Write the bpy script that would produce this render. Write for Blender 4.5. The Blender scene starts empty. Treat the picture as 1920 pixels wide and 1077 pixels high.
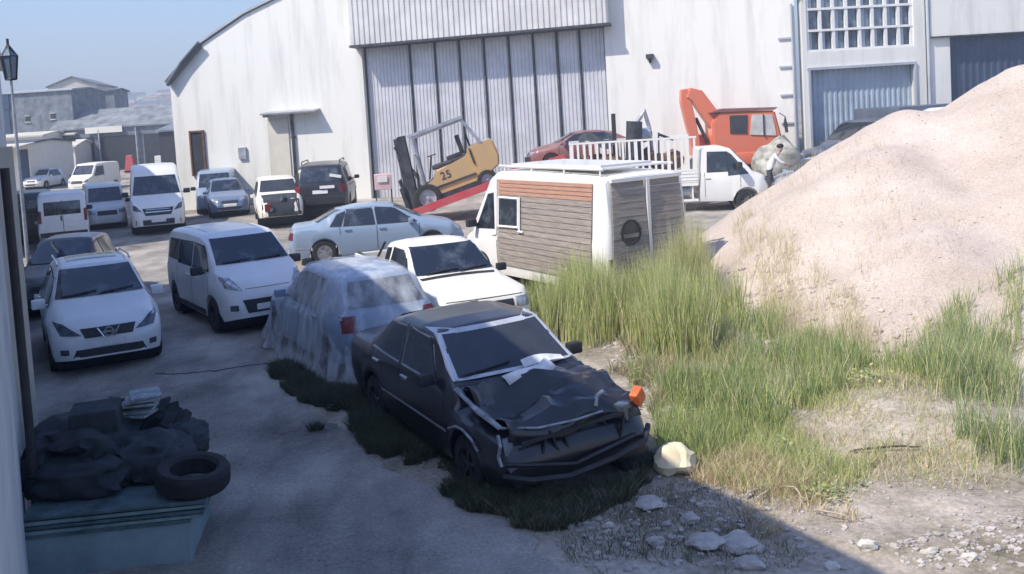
import bpy, bmesh, math, random
import numpy as np
from mathutils import Vector, Matrix, noise
from mathutils.bvhtree import BVHTree
R = math.radians
rnd = random.Random(7)
scn = bpy.context.scene
col = scn.collection
# ------------------------------------------------------------------ camera
CF, CP, CR, CCX, CCY, CH = 1750.0, .064, .063, 861.0, 334.0, 3.6
cd = bpy.data.cameras.new('camera'); cam = bpy.data.objects.new('camera', cd); col.objects.link(cam)
cd.sensor_width = 36; cd.lens = CF/1920*36; cd.shift_x = (960-CCX)/1920; cd.shift_y = (CCY-538.5)/1920
cd.clip_start = .1; cd.clip_end = 3000
cam.matrix_world = Matrix.Translation((0, 0, CH)) @ Matrix.Rotation(math.pi/2-CP, 4, 'X') @ Matrix.Rotation(-CR, 4, 'Z')
scn.camera = cam
# ------------------------------------------------------------------ sky, sun, exposure
SX, SY, SEL = -.84, -.545, R(50)
w = bpy.data.worlds.new('World'); scn.world = w; w.use_nodes = True
nt = w.node_tree; bg = nt.nodes['Background']; sk = nt.nodes.new('ShaderNodeTexSky')
sk.sky_type = 'NISHITA'; sk.sun_disc = False; sk.sun_elevation = SEL; sk.sun_rotation = math.atan2(SX, SY)
sk.ozone_density = 1.6; sk.air_density = 1.4; sk.dust_density = 1.6
mxw = nt.nodes.new('ShaderNodeMixRGB'); mxw.blend_type = 'MULTIPLY'; mxw.inputs[0].default_value = 1; mxw.inputs[2].default_value = (.70, .83, 1.20, 1)
nt.links.new(sk.outputs[0], mxw.inputs[1]); nt.links.new(mxw.outputs[0], bg.inputs[0]); bg.inputs[1].default_value = .135
sl = bpy.data.lights.new('sun', 'SUN'); sl.energy = 4.4; sl.angle = R(.55); sl.color = (1, .93, .82)
so = bpy.data.objects.new('sun', sl); col.objects.link(so)
sd = Vector((SX*math.cos(SEL), SY*math.cos(SEL), math.sin(SEL)))
so.rotation_euler = sd.to_track_quat('Z', 'Y').to_euler()
scn.view_settings.view_transform = 'Standard'; scn.view_settings.look = 'None'
scn.view_settings.exposure = .48; scn.view_settings.gamma = 1

# ------------------------------------------------------------------ helpers
def ray(px, py):
    X = px-CCX; Y = py-CCY; cr, sr = math.cos(CR), math.sin(CR)
    X0 = X*cr-Y*sr; Y0 = X*sr+Y*cr; cp, sp = math.cos(CP), math.sin(CP); u = -Y0/CF
    return X0/CF, cp+u*sp, -sp+u*cp
def gp(px, py, z=0.):
    r = ray(px, py); t = (z-CH)/r[2]; return Vector((r[0]*t, r[1]*t))
def yp(px, py, Y):
    r = ray(px, py); t = Y/r[1]; return Vector((r[0]*t, Y, CH+r[2]*t))

def tag(o, label=None, cat=None, group=None, kind=None):
    if label: o['label'] = label
    if cat: o['category'] = cat
    if group: o['group'] = group
    if kind: o['kind'] = kind
    return o
def empty(name, loc, rz=0, label=None, cat=None, group=None, rot=None):
    o = bpy.data.objects.new(name, None); col.objects.link(o); o.location = loc
    o.rotation_euler = rot if rot else (0, 0, rz); o.empty_display_size = .3
    return tag(o, label, cat, group)
def link(name, me, m=None, parent=None, loc=None):
    o = bpy.data.objects.new(name, me); col.objects.link(o)
    if m: me.materials.append(m)
    if parent: o.parent = parent
    if loc is not None: o.location = loc
    return o
class MB:
    def __init__(s): s.b = bmesh.new()
    def box(s, c, d, rot=None, bev=0, top=(1, 1)):
        vs = []
        M = Matrix.Translation(c) @ (rot if rot else Matrix.Identity(4))
        for z in (-1, 1):
            for x, y in ((-1, -1), (1, -1), (1, 1), (-1, 1)):
                kx, ky = (top if z > 0 else (1, 1))
                vs.append(s.b.verts.new(M @ Vector((x*d[0]/2*kx, y*d[1]/2*ky, z*d[2]/2))))
        fs = [(3, 2, 1, 0), (4, 5, 6, 7), (0, 1, 5, 4), (1, 2, 6, 5), (2, 3, 7, 6), (3, 0, 4, 7)]
        ff = [s.b.faces.new([vs[i] for i in f]) for f in fs]
        if bev:
            es = list({e for f in ff for e in f.edges})
            bmesh.ops.bevel(s.b, geom=es, offset=bev, segments=2, affect='EDGES', profile=.6)
        return s
    def tube(s, pts, r, n=8, cap=True):
        pts = [Vector(p) for p in pts]; rr = r if isinstance(r, (list, tuple)) else [r]*len(pts); rings = []
        for i, p in enumerate(pts):
            a = pts[max(i-1, 0)]; b = pts[min(i+1, len(pts)-1)]; t = (b-a).normalized()
            u = t.cross(Vector((0, 0, 1))) if abs(t.z) < .95 else t.cross(Vector((1, 0, 0)))
            u.normalize(); v = t.cross(u)
            rings.append([s.b.verts.new(p+(u*math.cos(2*math.pi*k/n)+v*math.sin(2*math.pi*k/n))*rr[i]) for k in range(n)])
        for a, b in zip(rings, rings[1:]):
            for k in range(n): s.b.faces.new((a[k], a[(k+1) % n], b[(k+1) % n], b[k]))
        if cap: s.b.faces.new(rings[0][::-1]); s.b.faces.new(rings[-1])
        return s
    def lathe(s, prof, n=24, c=(0, 0, 0), axis='Y', closed=False):
        c = Vector(c); rings = []
        for r, h in prof:
            ring = []
            for k in range(n):
                a = 2*math.pi*k/n; p = Vector((r*math.cos(a), h, r*math.sin(a)))
                if axis == 'Z': p = Vector((r*math.cos(a), r*math.sin(a), h))
                ring.append(s.b.verts.new(c+p))
            rings.append(ring)
        L = list(zip(rings, rings[1:]))
        if closed: L.append((rings[-1], rings[0]))
        for a, b in L:
            for k in range(n): s.b.faces.new((a[k], a[(k+1) % n], b[(k+1) % n], b[k]))
        return s
    def prism(s, poly, y0, y1, axis='Y', M=None):
        def P(a, b, h):
            v = {'Y': Vector((a, h, b)), 'Z': Vector((a, b, h)), 'X': Vector((h, a, b))}[axis]
            return M @ v if M else v
        A = [s.b.verts.new(P(a, b, y0)) for a, b in poly]; B = [s.b.verts.new(P(a, b, y1)) for a, b in poly]
        s.b.faces.new(A); s.b.faces.new(B[::-1]); n = len(poly)
        for k in range(n): s.b.faces.new((A[(k+1) % n], A[k], B[k], B[(k+1) % n]))
        return s
    def grid(s, P):
        V = [[s.b.verts.new(p) for p in row] for row in P]
        for a, b in zip(V, V[1:]):
            for k in range(len(a)-1): s.b.faces.new((a[k], a[k+1], b[k+1], b[k]))
        return s
    def rock(s, c, r, seed=0, flat=.7, sub=2):
        q = bmesh.ops.create_icosphere(s.b, subdivisions=sub, radius=1)
        off = Vector((seed*3.1, seed*1.7, 0)); sx = Vector((1, .75+.3*math.sin(seed*5), flat))
        for v in q['verts']:
            d = v.co.normalized(); k = 1+.45*noise.noise(d*1.3+off)+.15*noise.noise(d*3.5+off)
            v.co = Vector((d.x*k*r*sx.x, d.y*k*r*sx.y, d.z*k*r*sx.z))+Vector(c)
        return s
    def done(s, name, m, parent=None, loc=None, smooth=None, nrm=True):
        if nrm: bmesh.ops.recalc_face_normals(s.b, faces=s.b.faces)
        me = bpy.data.meshes.new(name); s.b.to_mesh(me); s.b.free()
        if smooth is not None:
            me.polygons.foreach_set('use_smooth', [True]*len(me.polygons)); me.set_sharp_from_angle(angle=R(smooth))
        return link(name, me, m, parent, loc)

def copy_tree(o, parent=None):
    c = o.copy(); col.objects.link(c); c.parent = parent
    for ch in list(o.children): copy_tree(ch, c)
    return c

# ------------------------------------------------------------------ materials
def mat(name, c, rough=.6, metal=0, var=.15, scale=3., bump=0., bs=30., coat=0, spec=.5, c2=None, mixr=(.35, .65), space='Object', alpha=1, stretch=None):
    m = bpy.data.materials.new(name); m.use_nodes = True; t = m.node_tree; N = t.nodes; L = t.links
    p = N['Principled BSDF']; p.inputs['Roughness'].default_value = rough; p.inputs['Metallic'].default_value = metal
    p.inputs['Coat Weight'].default_value = coat; p.inputs['Specular IOR Level'].default_value = spec
    p.inputs['Coat Roughness'].default_value = .12
    tc = N.new('ShaderNodeTexCoord'); src = tc.outputs[space]
    if space == 'World':
        pass
    if stretch:
        mp = N.new('ShaderNodeMapping'); mp.inputs['Scale'].default_value = stretch; L.new(src, mp.inputs[0]); src = mp.outputs[0]
    nz = N.new('ShaderNodeTexNoise'); nz.inputs['Scale'].default_value = scale; nz.inputs['Detail'].default_value = 6; nz.inputs['Roughness'].default_value = .65
    L.new(src, nz.inputs['Vector'])
    if c2 is None: c2 = tuple(x*(1-var*1.6) for x in c); c = tuple(min(1, x*(1+var*.4)) for x in c)
    rp = N.new('ShaderNodeValToRGB'); rp.color_ramp.elements[0].position = mixr[0]; rp.color_ramp.elements[1].position = mixr[1]
    rp.color_ramp.elements[0].color = (*c2, 1); rp.color_ramp.elements[1].color = (*c, 1)
    L.new(nz.outputs['Fac'], rp.inputs[0]); L.new(rp.outputs[0], p.inputs['Base Color'])
    if bump:
        n2 = N.new('ShaderNodeTexNoise'); n2.inputs['Scale'].default_value = bs; n2.inputs['Detail'].default_value = 4; L.new(src, n2.inputs['Vector'])
        b = N.new('ShaderNodeBump'); b.inputs['Strength'].default_value = bump; b.inputs['Distance'].default_value = .02
        L.new(n2.outputs['Fac'], b.inputs['Height']); L.new(b.outputs[0], p.inputs['Normal'])
    m['p'] = 1
    return m
def paint(name, c, rough=.35, dirt=.25, dc=(.3, .26, .22)):
    # car paint with a little dust lying on it in irregular patches
    m = mat(name, c, rough, 0, 0, 1.7, c2=tuple(a*(1-dirt)+b*dirt for a, b in zip(c, dc)), mixr=(.38, .72), coat=.35, bump=.06, bs=2.5)
    return m
M = {}
M['white'] = paint('white_paint', (.78, .77, .73), .34, .14)
M['whitegrey'] = paint('dusty_white_paint', (.74, .75, .76), .34, .18)
M['cream'] = paint('cream_paint', (.80, .76, .65), .45, .16)
M['silver'] = paint('silver_paint', (.22, .30, .40), .3, .12)
M['blue'] = paint('blue_paint', (.10, .16, .28), .3, .15)
M['black'] = paint('black_paint', (.010, .011, .015), .28, .22, (.09, .075, .065))
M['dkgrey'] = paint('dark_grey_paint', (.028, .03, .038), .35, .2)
M['navy'] = paint('navy_paint', (.05, .07, .11), .4, .2)
M['maroon'] = paint('maroon_paint', (.20, .05, .05), .45, .35)
M['red'] = paint('red_paint', (.50, .035, .05), .5, .25)
M['orange'] = paint('orange_paint', (.72, .16, .07), .5, .2)
M['yellow'] = paint('yellow_paint', (.56, .33, .10), .5, .45)
M['glass'] = mat('window_glass', (.10, .12, .14), .06, 0, 0, 2.2, c2=(.012, .016, .022), mixr=(.5, .78), spec=.9)  # paler noise patches in the base colour imitate reflections
M['dglass'] = mat('dusty_window_glass', (.05, .055, .065), .22, 0, 0, 1.6, c2=(.028, .032, .04), spec=.6)
M['bglass'] = mat('building_glass', (.17, .23, .30), .15, 0, .5, .8, spec=.7)
M['rubber'] = mat('rubber', (.022, .022, .024), .85, 0, .3, 8, bump=.2)
M['plastic'] = mat('black_plastic', (.03, .03, .033), .6, 0, .3, 5)
M['chrome'] = mat('chrome', (.62, .63, .65), .22, .9, .1, 5)
M['chromet'] = mat('bright_trim', (.60, .61, .62), .35, .3, .15, 5)
M['alloy'] = mat('alloy', (.5, .5, .52), .35, .8, .2, 5)
M['lamp'] = mat('headlight_glass', (.42, .45, .48), .12, .3, .5, 9, spec=.8)
M['dlamp'] = mat('dark_headlight_glass', (.09, .11, .14), .1, .2, .5, 9, spec=.9)
M['tail'] = mat('tail_lamp_red', (.20, .018, .022), .2, 0, .3, 9)
M['amber'] = mat('amber_lens', (.75, .16, .04), .35, 0, .2, 9)
M['plate'] = mat('plate_white', (.75, .75, .73), .5, 0, .08, 20)
M['steel'] = mat('steel_dark', (.07, .075, .085), .55, .4, .4, 4)
M['galv'] = mat('galvanised', (.45, .47, .5), .45, .5, .2, 3)
M['rust'] = mat('rusty_metal', (.22, .10, .05), .85, .2, 0, 5, c2=(.09, .06, .05), bump=.3)
def tri_bv(o): pass

# ------------------------------------------------------------------ terrain
def sstep(a, b, x):
    t = min(1, max(0, (x-a)/(b-a))); return t*t*(3-2*t)
def ground(x, y):
    z = .25*sstep(32, 39, y)*sstep(-14, -8, x) + 1.0*sstep(60, 92, y)
    n = noise.noise(Vector((x*.35, y*.35, 0)))
    rough = sstep(-1.5, 1.5, x - (.75-.47*(y-7)))*sstep(24, 18, y)      # lot right of the lane is bumpy
    z += rough*(.10*n + .05*noise.noise(Vector((x*1.3, y*1.3, 3))) + .022*noise.noise(Vector((x*4, y*4, 5))))
    z += .34*math.exp(-(((x-4.9)/1.1)**2+((y-10.2)/1.3)**2))
    z += .22*math.exp(-(((x-3.6)/1.4)**2+((y-13.5)/1.6)**2))
    return z + (1-rough)*.012*noise.noise(Vector((x*.9, y*.9, 9)))
def axis(lo, hi, step, far_lo, far_hi, k=1.18):
    a = list(np.arange(lo, hi+1e-6, step)); s = step; v = lo; L = []
    while v > far_lo: s *= k; v -= s; L.append(v)
    s = step; v = hi; Rr = []
    while v < far_hi: s *= k; v += s; Rr.append(v)
    return L[::-1]+a+Rr
XS = axis(-9, 10, .09, -900, 900); YS = axis(5, 20, .09, -60, 1500)
def sheet(name, XS, YS, fn, m, tagkw):
    nx, ny = len(XS), len(YS)
    V = [(x, y, fn(x, y)) for y in YS for x in XS]
    F = [(j*nx+i, j*nx+i+1, (j+1)*nx+i+1, (j+1)*nx+i) for j in range(ny-1) for i in range(nx-1)]
    me = bpy.data.meshes.new(name); me.from_pydata(V, [], F)
    me.polygons.foreach_set('use_smooth', [True]*len(F))
    return tag(link(name, me, m), **tagkw)
def groundmat(name, stops, sc=.6, bump=.5, bs=9, fine=22, peb=None):
    m = bpy.data.materials.new(name); m.use_nodes = True; t = m.node_tree; N = t.nodes; L = t.links; p = N['Principled BSDF']
    p.inputs['Roughness'].default_value = .92; p.inputs['Specular IOR Level'].default_value = .25
    tc = N.new('ShaderNodeTexCoord'); src = tc.outputs['Object']
    a = N.new('ShaderNodeTexNoise'); a.inputs['Scale'].default_value = sc; a.inputs['Detail'].default_value = 9; a.inputs['Roughness'].default_value = .62
    b = N.new('ShaderNodeTexNoise'); b.inputs['Scale'].default_value = fine; b.inputs['Detail'].default_value = 5; b.inputs['Roughness'].default_value = .7
    for q in (a, b): L.new(src, q.inputs['Vector'])
    mx = N.new('ShaderNodeMath'); mx.operation = 'MULTIPLY_ADD'; mx.inputs[1].default_value = .28; L.new(b.outputs['Fac'], mx.inputs[0]); 
    ms = N.new('ShaderNodeMath'); ms.operation = 'MULTIPLY'; ms.inputs[1].default_value = .72; L.new(a.outputs['Fac'], ms.inputs[0]); L.new(ms.outputs[0], mx.inputs[2])
    rp = N.new('ShaderNodeValToRGB'); els = rp.color_ramp.elements
    els[0].position, els[0].color = stops[0][0], (*stops[0][1], 1); els[1].position, els[1].color = stops[-1][0], (*stops[-1][1], 1)
    for s_, c_ in stops[1:-1]:
        e = els.new(s_); e.color = (*c_, 1)
    L.new(mx.outputs[0], rp.inputs[0]); out = rp.outputs[0]
    if peb:
        vo = N.new('ShaderNodeTexVoronoi'); vo.inputs['Scale'].default_value = peb; L.new(src, vo.inputs['Vector'])
        mm = N.new('ShaderNodeMixRGB'); mm.blend_type = 'MULTIPLY'; mm.inputs[0].default_value = .35
        r2 = N.new('ShaderNodeValToRGB'); r2.color_ramp.elements[0].color = (.55, .55, .55, 1); r2.color_ramp.elements[1].color = (1.25, 1.22, 1.2, 1)
        sp_ = N.new('ShaderNodeSeparateColor'); L.new(vo.outputs['Color'], sp_.inputs[0]); L.new(sp_.outputs[0], r2.inputs[0])
        L.new(out, mm.inputs[1]); L.new(r2.outputs[0], mm.inputs[2]); out = mm.outputs[0]
    L.new(out, p.inputs['Base Color'])
    bp = N.new('ShaderNodeBump'); bp.inputs['Strength'].default_value = bump; bp.inputs['Distance'].default_value = .03
    n3 = N.new('ShaderNodeTexNoise'); n3.inputs['Scale'].default_value = bs; n3.inputs['Detail'].default_value = 8; L.new(src, n3.inputs['Vector'])
    L.new(n3.outputs['Fac'], bp.inputs['Height']); L.new(bp.outputs[0], p.inputs['Normal'])
    return m
M['soil'] = groundmat('soil', [(.34, (.12, .11, .08)), (.44, (.25, .22, .165)), (.53, (.38, .33, .27)), (.64, (.50, .44, .37))], .8, .8, 12, 14, 26)
M['lane'] = groundmat('packed_lane', [(.37, (.14, .13, .125)), (.45, (.27, .25, .225)), (.53, (.36, .33, .295)), (.62, (.48, .44, .395))], .42, .45, 34, 26, 60)
M['gravel'] = groundmat('gravel', [(.34, (.41, .335, .27)), (.46, (.475, .395, .33)), (.54, (.51, .43, .36)), (.66, (.58, .495, .425))], .7, .6, 30, 50, 44)
tg = dict(kind='structure')
sheet('ground', XS, YS, ground, M['soil'], tg)
# the lane: packed dirt and old concrete, ragged right-hand edge against the weeds
edge = [(1.2, 2.0), (.95, 5.5), (.6, 7.07), (.25, 8.1), (-.25, 8.7), (-.9, 9.6), (-1.98, 11.6), (-2.75, 13.2), (-2.6, 15.2), (1.0, 19.6), (5.5, 23.5), (12, 27), (24, 30), (60, 32)]
def lane_edge(y):
    if y <= edge[0][1]: return edge[0][0]
    for (xa, ya), (xb, yb) in zip(edge, edge[1:]):
        if y <= yb: return xa+(xb-xa)*(y-ya)/(yb-ya)
    return edge[-1][0]
def lane():
    ys = axis(3, 24, .07, -30, 300, 1.1); V = []; F = []; n = 90
    for y in ys:
        e = lane_edge(y) + .22*noise.noise(Vector((y*1.1, 0, 0))) + .16*noise.noise(Vector((y*3.3, 1, 0))) + .07*noise.noise(Vector((y*9, 2, 0)))
        l = min(-12, -.5*y-14) if y < 60 else -60
        for k in range(n):
            t = (k/(n-1))**.5 if 1 else 0
            x = l+(e-l)*t; V.append((x, y, ground(x, y)+.006+.02*(1-abs(t-1))*0))
    for j in range(len(ys)-1):
        for i in range(n-1): a = j*n+i; F.append((a, a+1, a+n+1, a+n))
    me = bpy.data.meshes.new('road'); me.from_pydata(V, [], F); me.polygons.foreach_set('use_smooth', [True]*len(F))
    tag(link('road', me, M['lane']), kind='structure')
lane()
t_ = M['lane'].node_tree; p_ = t_.nodes['Principled BSDF']; src_ = p_.inputs['Base Color'].links[0].from_socket
tc0 = t_.nodes.new('ShaderNodeTexCoord'); mp0 = t_.nodes.new('ShaderNodeMapping'); mp0.inputs['Rotation'].default_value = (0, 0, R(-25)); mp0.inputs['Scale'].default_value = (1.3, .5, 1)
n0 = t_.nodes.new('ShaderNodeTexNoise'); n0.inputs['Scale'].default_value = .9; n0.inputs['Detail'].default_value = 8; n0.inputs['Roughness'].default_value = .6
r0 = t_.nodes.new('ShaderNodeValToRGB'); r0.color_ramp.elements[0].position = .36; r0.color_ramp.elements[0].color = (.66, .65, .64, 1); r0.color_ramp.elements[1].position = .56; r0.color_ramp.elements[1].color = (1.04, 1.03, 1.01, 1)
m0 = t_.nodes.new('ShaderNodeMixRGB'); m0.blend_type = 'MULTIPLY'; m0.inputs[0].default_value = 1
t_.links.new(tc0.outputs['Object'], mp0.inputs[0]); t_.links.new(mp0.outputs[0], n0.inputs['Vector']); t_.links.new(n0.outputs['Fac'], r0.inputs[0]); t_.links.new(src_, m0.inputs[1]); t_.links.new(r0.outputs[0], m0.inputs[2]); t_.links.new(m0.outputs[0], p_.inputs['Base Color'])

# gravel heap: two merged cones
def heap(x, y):
    z = -9
    for cx_, cy_, h, s in ((9.15, 18.9, 3.22, .66), (11.2, 18.3, 3.95, .70), (10.4, 15.6, 2.45, .60), (14, 19.0, 3.4, .6), (8.0, 17.4, 2.55, .66), (7.5, 14.6, 1.2, .45)):
        d = math.hypot(x-cx_, y-cy_); k = .45
        c = h+.28-s*math.sqrt(d*d+k*k)
        z = max(z, c) if z < -5 else math.log(math.exp(6*z)+math.exp(6*c))/6
    z += .08*noise.noise(Vector((x*.9, y*.9, 0)))+.028*noise.noise(Vector((x*2.6, y*2.6, 2)))+.010*noise.noise(Vector((x*9, y*9, 2)))
    return z
hp = sheet('gravel_heap', list(np.arange(1.5, 20, .09)), list(np.arange(9, 25, .1)), lambda x, y: max(heap(x, y), -.35), M['gravel'],
           dict(label='large pale pinkish gravel heap with two peaks behind the green weeds', cat='gravel heap'))

# ------------------------------------------------------------------ buildings
def corr(name, col_, col2, pitch=.25, bump=.6, axis_='X'):
    m = mat(name, col_, .5, .1, .08, .6)
    t = m.node_tree; N = t.nodes; L = t.links; p = N['Principled BSDF']
    return m
M['wallw'] = mat('white_rendered_wall', (.72, .705, .65), .85, 0, 0, 1.2, c2=(.56, .55, .51), mixr=(.28, .52), bump=.15, bs=3, stretch=(1.3, 1.3, .16))
M['fgrey'] = mat('far_grey_wall', (.20, .225, .26), .85, 0, .3, 1.5)
M['wallc'] = mat('cream_wall', (.62, .58, .49), .85, 0, .12, .5, bump=.15, bs=3)
M['wallg'] = mat('grey_wall', (.42, .45, .49), .85, 0, .15, .4)
M['wallb'] = mat('pale_painted_wall', (.56, .58, .58), .8, 0, .15, .8, bump=.2, bs=5)
M['sheetm'] = mat('profiled_sheet', (.60, .60, .62), .4, .25, .12, .8)
M['sheetc'] = mat('profiled_sheet_pale', (.62, .61, .58), .45, .15, .12, .8)
M['roof'] = mat('roof_sheet', (.12, .13, .15), .6, .2, .2, 1)
M['froof'] = mat('old_roof_sheet', (.24, .26, .27), .7, .1, .3, 1)
M['rtile'] = mat('roof_tile', (.40, .20, .13), .8, 0, .3, 3)
M['dark'] = mat('dark_interior', (.03, .035, .045), .9, 0, .3, 2)
M['dpanel'] = mat('dark_steel_shutter', (.06, .09, .15), .5, .2, .2, 1)
M['gatem'] = mat('pale_blue_shutter', (.40, .47, .54), .5, .2, .15, 1)
FA = math.atan(-.3)
def trap(s0, s1, pitch=.25, d=.035):       # trapezoid profile (s, v) from s0 to s1
    P = []; s = s0
    while s < s1:
        for a, v in ((0, 0), (.30, 0), (.42, d), (.78, d), (.92, 0)):
            if s+a*pitch < s1: P.append((s+a*pitch, v))
        s += pitch
    P.append((s1, 0)); return P
def sheeting(mb, s0, s1, z0, z1, v, pitch=.25, d=.035, top=None):
    P = trap(s0, s1, pitch, d)
    A = [[Vector((s, -(v+q), z0)) for s, q in P], [Vector((s, -(v+q), top(s) if top else z1)) for s, q in P]]
    mb.grid(A)
hang = empty('hangar', (0, 40.5, 0), FA, 'large white hangar with rounded gable and tall ribbed sliding door', 'hangar')
arch = [(-14.0, 6.1), (-13.72, 6.35), (-12.08, 7.8), (-9.75, 8.95), (-6, 10.2), (-1, 11.0), (1, 11.1), (5, 10.7), (9, 9.6), (12.6, 8.2), (13.96, 7.6)]
mb = MB()
wl = [(-14.0, -.5), (-4.15, -.5), (-4.15, 7.15), (6.6, 7.15), (6.6, -.5), (13.96, -.5)]+arch[::-1]
mb.prism(wl, 0, .3); mb.done('wall', M['wallw'], hang)
mb = MB(); mb.prism([(-14, -.5), (-14, 6.1), (14, 6.1), (14, -.5)], 30, 30.3); mb.done('wall', M['wallw'], hang)
mb = MB(); mb.box((-13.85, 15.2, 2.8), (.3, 29.7, 6.6)); mb.done('wall', M['wallw'], hang)
mb = MB(); rp = []
for s, z in arch: rp.append([Vector((s*1.01, -.12, z+.02)), Vector((s*1.01, 30.4, z+.02))])
mb.grid(rp)
rp = [[Vector((s*1.01, -.12, z+.14)), Vector((s*1.01, 30.4, z+.14))] for s, z in arch]; mb.grid(rp)
mb.grid([[Vector((s*1.01, -.12, z+.02)), Vector((s*1.01, -.12, z+.14))] for s, z in arch]); mb.done('roof', M['wallg'], hang, nrm=False)
mb = MB(); mb.tube([(-13.95, -.3, 6.0), (-13.1, -.3, 7.0), (-12.1, -.3, 7.85)], .09, 6); mb.box((-13.1, -.16, 6.93), (2.5, .2, .26), Matrix.Rotation(-.72, 4, 'Y')); mb.done('verge_gutter', M['roof'], hang)
for a_ in (-4.3, 6.6): mb = MB(); mb.prism([(a_, 0), (a_, 7.1), (a_+.15, 7.1), (a_+.15, 0)], .31, .6); mb.done('door_jamb', M['wallw'], hang)
# door panels
door = None
xs = [-4.15, -2.02, -.86, .25, 1.36, 2.46, 3.52, 4.55, 5.5, 6.6]
for a, b in zip(xs, xs[1:]):
    mb = MB(); sheeting(mb, a+.05, b-.05, .05, 7.0, -.38, .165, .03); mb.box(((a+b)/2, .44, 3.5), (b-a-.1, .05, 7.0)); mb.done('sliding_door_panel', M['sheetm'], hang, nrm=False)
mb = MB()
for x in xs: mb.box((x, .38, 3.5), (.065, .2, 7.0))
mb.box((1.2, .06, .03), (10.7, .3, .1)); mb.done('door_frame', M['steel'], hang)
mb = MB(); mb.box((1.22, .52, 3.5), (10.9, .04, 7.3)); mb.done('door_backing', M['steel'], hang)
mb = MB(); sheeting(mb, -4.35, 6.85, 7.0, 9.7, .7, .24, .05); mb.box((1.25, -.35, 9.68), (11.15, .66, .06)); mb.box((-4.32, -.35, 8.34), (.06, .68, 2.6)); mb.box((6.82, -.35, 8.34), (.06, .68, 2.6)); mb.done('header_cladding', M['sheetc'], hang, nrm=False)
mb = MB(); mb.box((1.25, -.2, 7.0), (11.3, 1.14, .10)); mb.done('header_soffit', M['steel'], hang)
# side door with canopy, pipe, small opening
mb = MB(); mb.box((-8.5, -.03, 2.1), (1.05, .06, 4.0)); mb.done('side_door', M['wallc'], hang)
mb = MB(); mb.box((-7.7, -.32, 4.36), (2.7, .64, .07), Matrix.Rotation(R(8), 4, 'X')); mb.box((-9.0, -.2, 4.28), (.05, .5, .2)); mb.done('canopy', M['galv'], hang)
mb = MB(); mb.tube([(-7.75, -.1, 4.25), (-7.75, -.1, .2)], .075, 8); mb.box((-7.75, -.06, 3.2), (.26, .04, .08)); mb.box((-7.75, -.06, 1.4), (.26, .04, .08)); mb.done('downpipe', M['steel'], hang)
mb = MB(); mb.box((-12.75, -.02, 2.7), (.62, .08, 2.0)); mb.done('small_door', M['dark'], hang)
mb = MB(); 
for q in (-.35, .35): mb.box((-12.75+q, -.07, 2.7), (.08, .1, 2.1))
mb.box((-12.75, -.07, 3.75), (.78, .1, .08)); mb.done('door_frame', M['rust'], hang)
mb = MB()
for z in (1.5, 2.6, 3.7, 4.8, 5.9): mb.box((13.6, -.06, z), (.55, .05, .05))
mb.tube([(13.85, -.08, .3), (13.85, -.08, 7.2)], .05, 6); mb.done('wall_bracket', M['wallg'], hang)

mb = MB(); mb.box((-10.4, -.06, 2.6), (.4, .12, .55), bev=.01); mb.done('meter_box', M['galv'], hang)
mb = MB(); mb.box((8.4, -.14, 5.6), (.3, .3, .18), bev=.02); mb.box((8.4, -.05, 5.5), (.1, .1, .3)); mb.done('floodlight', M['steel'], hang)
# right workshop
RA = math.atan(.1)
P0 = Vector((13.62, 36.5, 0))
def rs(v): return v-13.67
wk = empty('workshop', P0, RA, 'pale two storey workshop with gridded window band above blue shutter', 'workshop')
mb = MB()
def wallbox(a, b, z0, z1, y0=0, y1=.3): mb.box(((a+b)/2, (y0+y1)/2, (z0+z1)/2), (b-a, y1-y0, z1-z0))
mb.b.free()
for a_ in ((.02, .22, -.5, 9), (.22, 4.62, 4.66, 5.3), (4.62, 5.1, -.5, 9), (.22, 4.62, 7.75, 9)):
    mb = MB(); wallbox(*a_); mb.done('wall', M['wallw'], wk)
mb = MB(); sheeting(mb, .22, 4.62, 0, 4.66, -.28, .22, .03); mb.done('shutter', M['gatem'], wk, nrm=False)
mb = MB(); mb.box((2.42, -.02, 4.64), (4.5, .12, .1)); mb.box((.24, -.02, 2.3), (.08, .12, 4.6)); mb.box((4.6, -.02, 2.3), (.08, .12, 4.6)); mb.done('shutter_frame', M['wallg'], wk)
mb = MB(); mb.box((2.42, .22, 6.55), (4.4, .04, 2.45)); mb.done('window_glazing', M['bglass'], wk)
mb = MB()
for k in range(9): mb.box((.27+k*.5375, .10, 6.53), (.12, .10, 2.4))
for z in (5.34, 6.12, 6.95, 7.70): mb.box((2.42, .09, z), (4.4, .12, .09))
mb.done('window_frame', M['white'], wk)
for k in range(8):
    for z, h in ((5.73, .66), (6.53, .72), (7.32, .64)):
        if rnd.random() < .45: mb = MB(); mb.box((.40+k*.5375+.02, .185, z), (.16+.08*rnd.random(), .02, h)); mb.done('curtain', M['gatem'], wk)
mb = MB(); mb.box((2.5, 5, 9.05), (5.3, 10.5, .12)); mb.done('roof', M['wallg'], wk)
mb = MB(); mb.tube([(5.16, -.08, .2), (5.16, -.08, 8.9)], .06, 8); mb.done('downpipe', M['wallg'], wk)
wk2 = empty('warehouse', P0+Vector((5.28*math.cos(RA), 5.28*math.sin(RA), 0)), RA, 'low warehouse with deep dark blue opening and plain white fascia at far right', 'warehouse')
mb = MB(); mb.b.free()
for a_ in ((0, .85, -.5, 5.62, .02, .4), (0, 14, 5.62, 9, -.05, .5), (9.5, 14, -.5, 5.62, .02, .4), (0, 14, -.5, 9, 10, 10.3)): mb = MB(); wallbox(*a_); mb.done('wall', M['wallw'], wk2)
mb = MB(); sheeting(mb, .85, 9.5, -.2, 5.62, -.3, .3, .03); mb.done('shutter', M['dpanel'], wk2, nrm=False)
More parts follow.
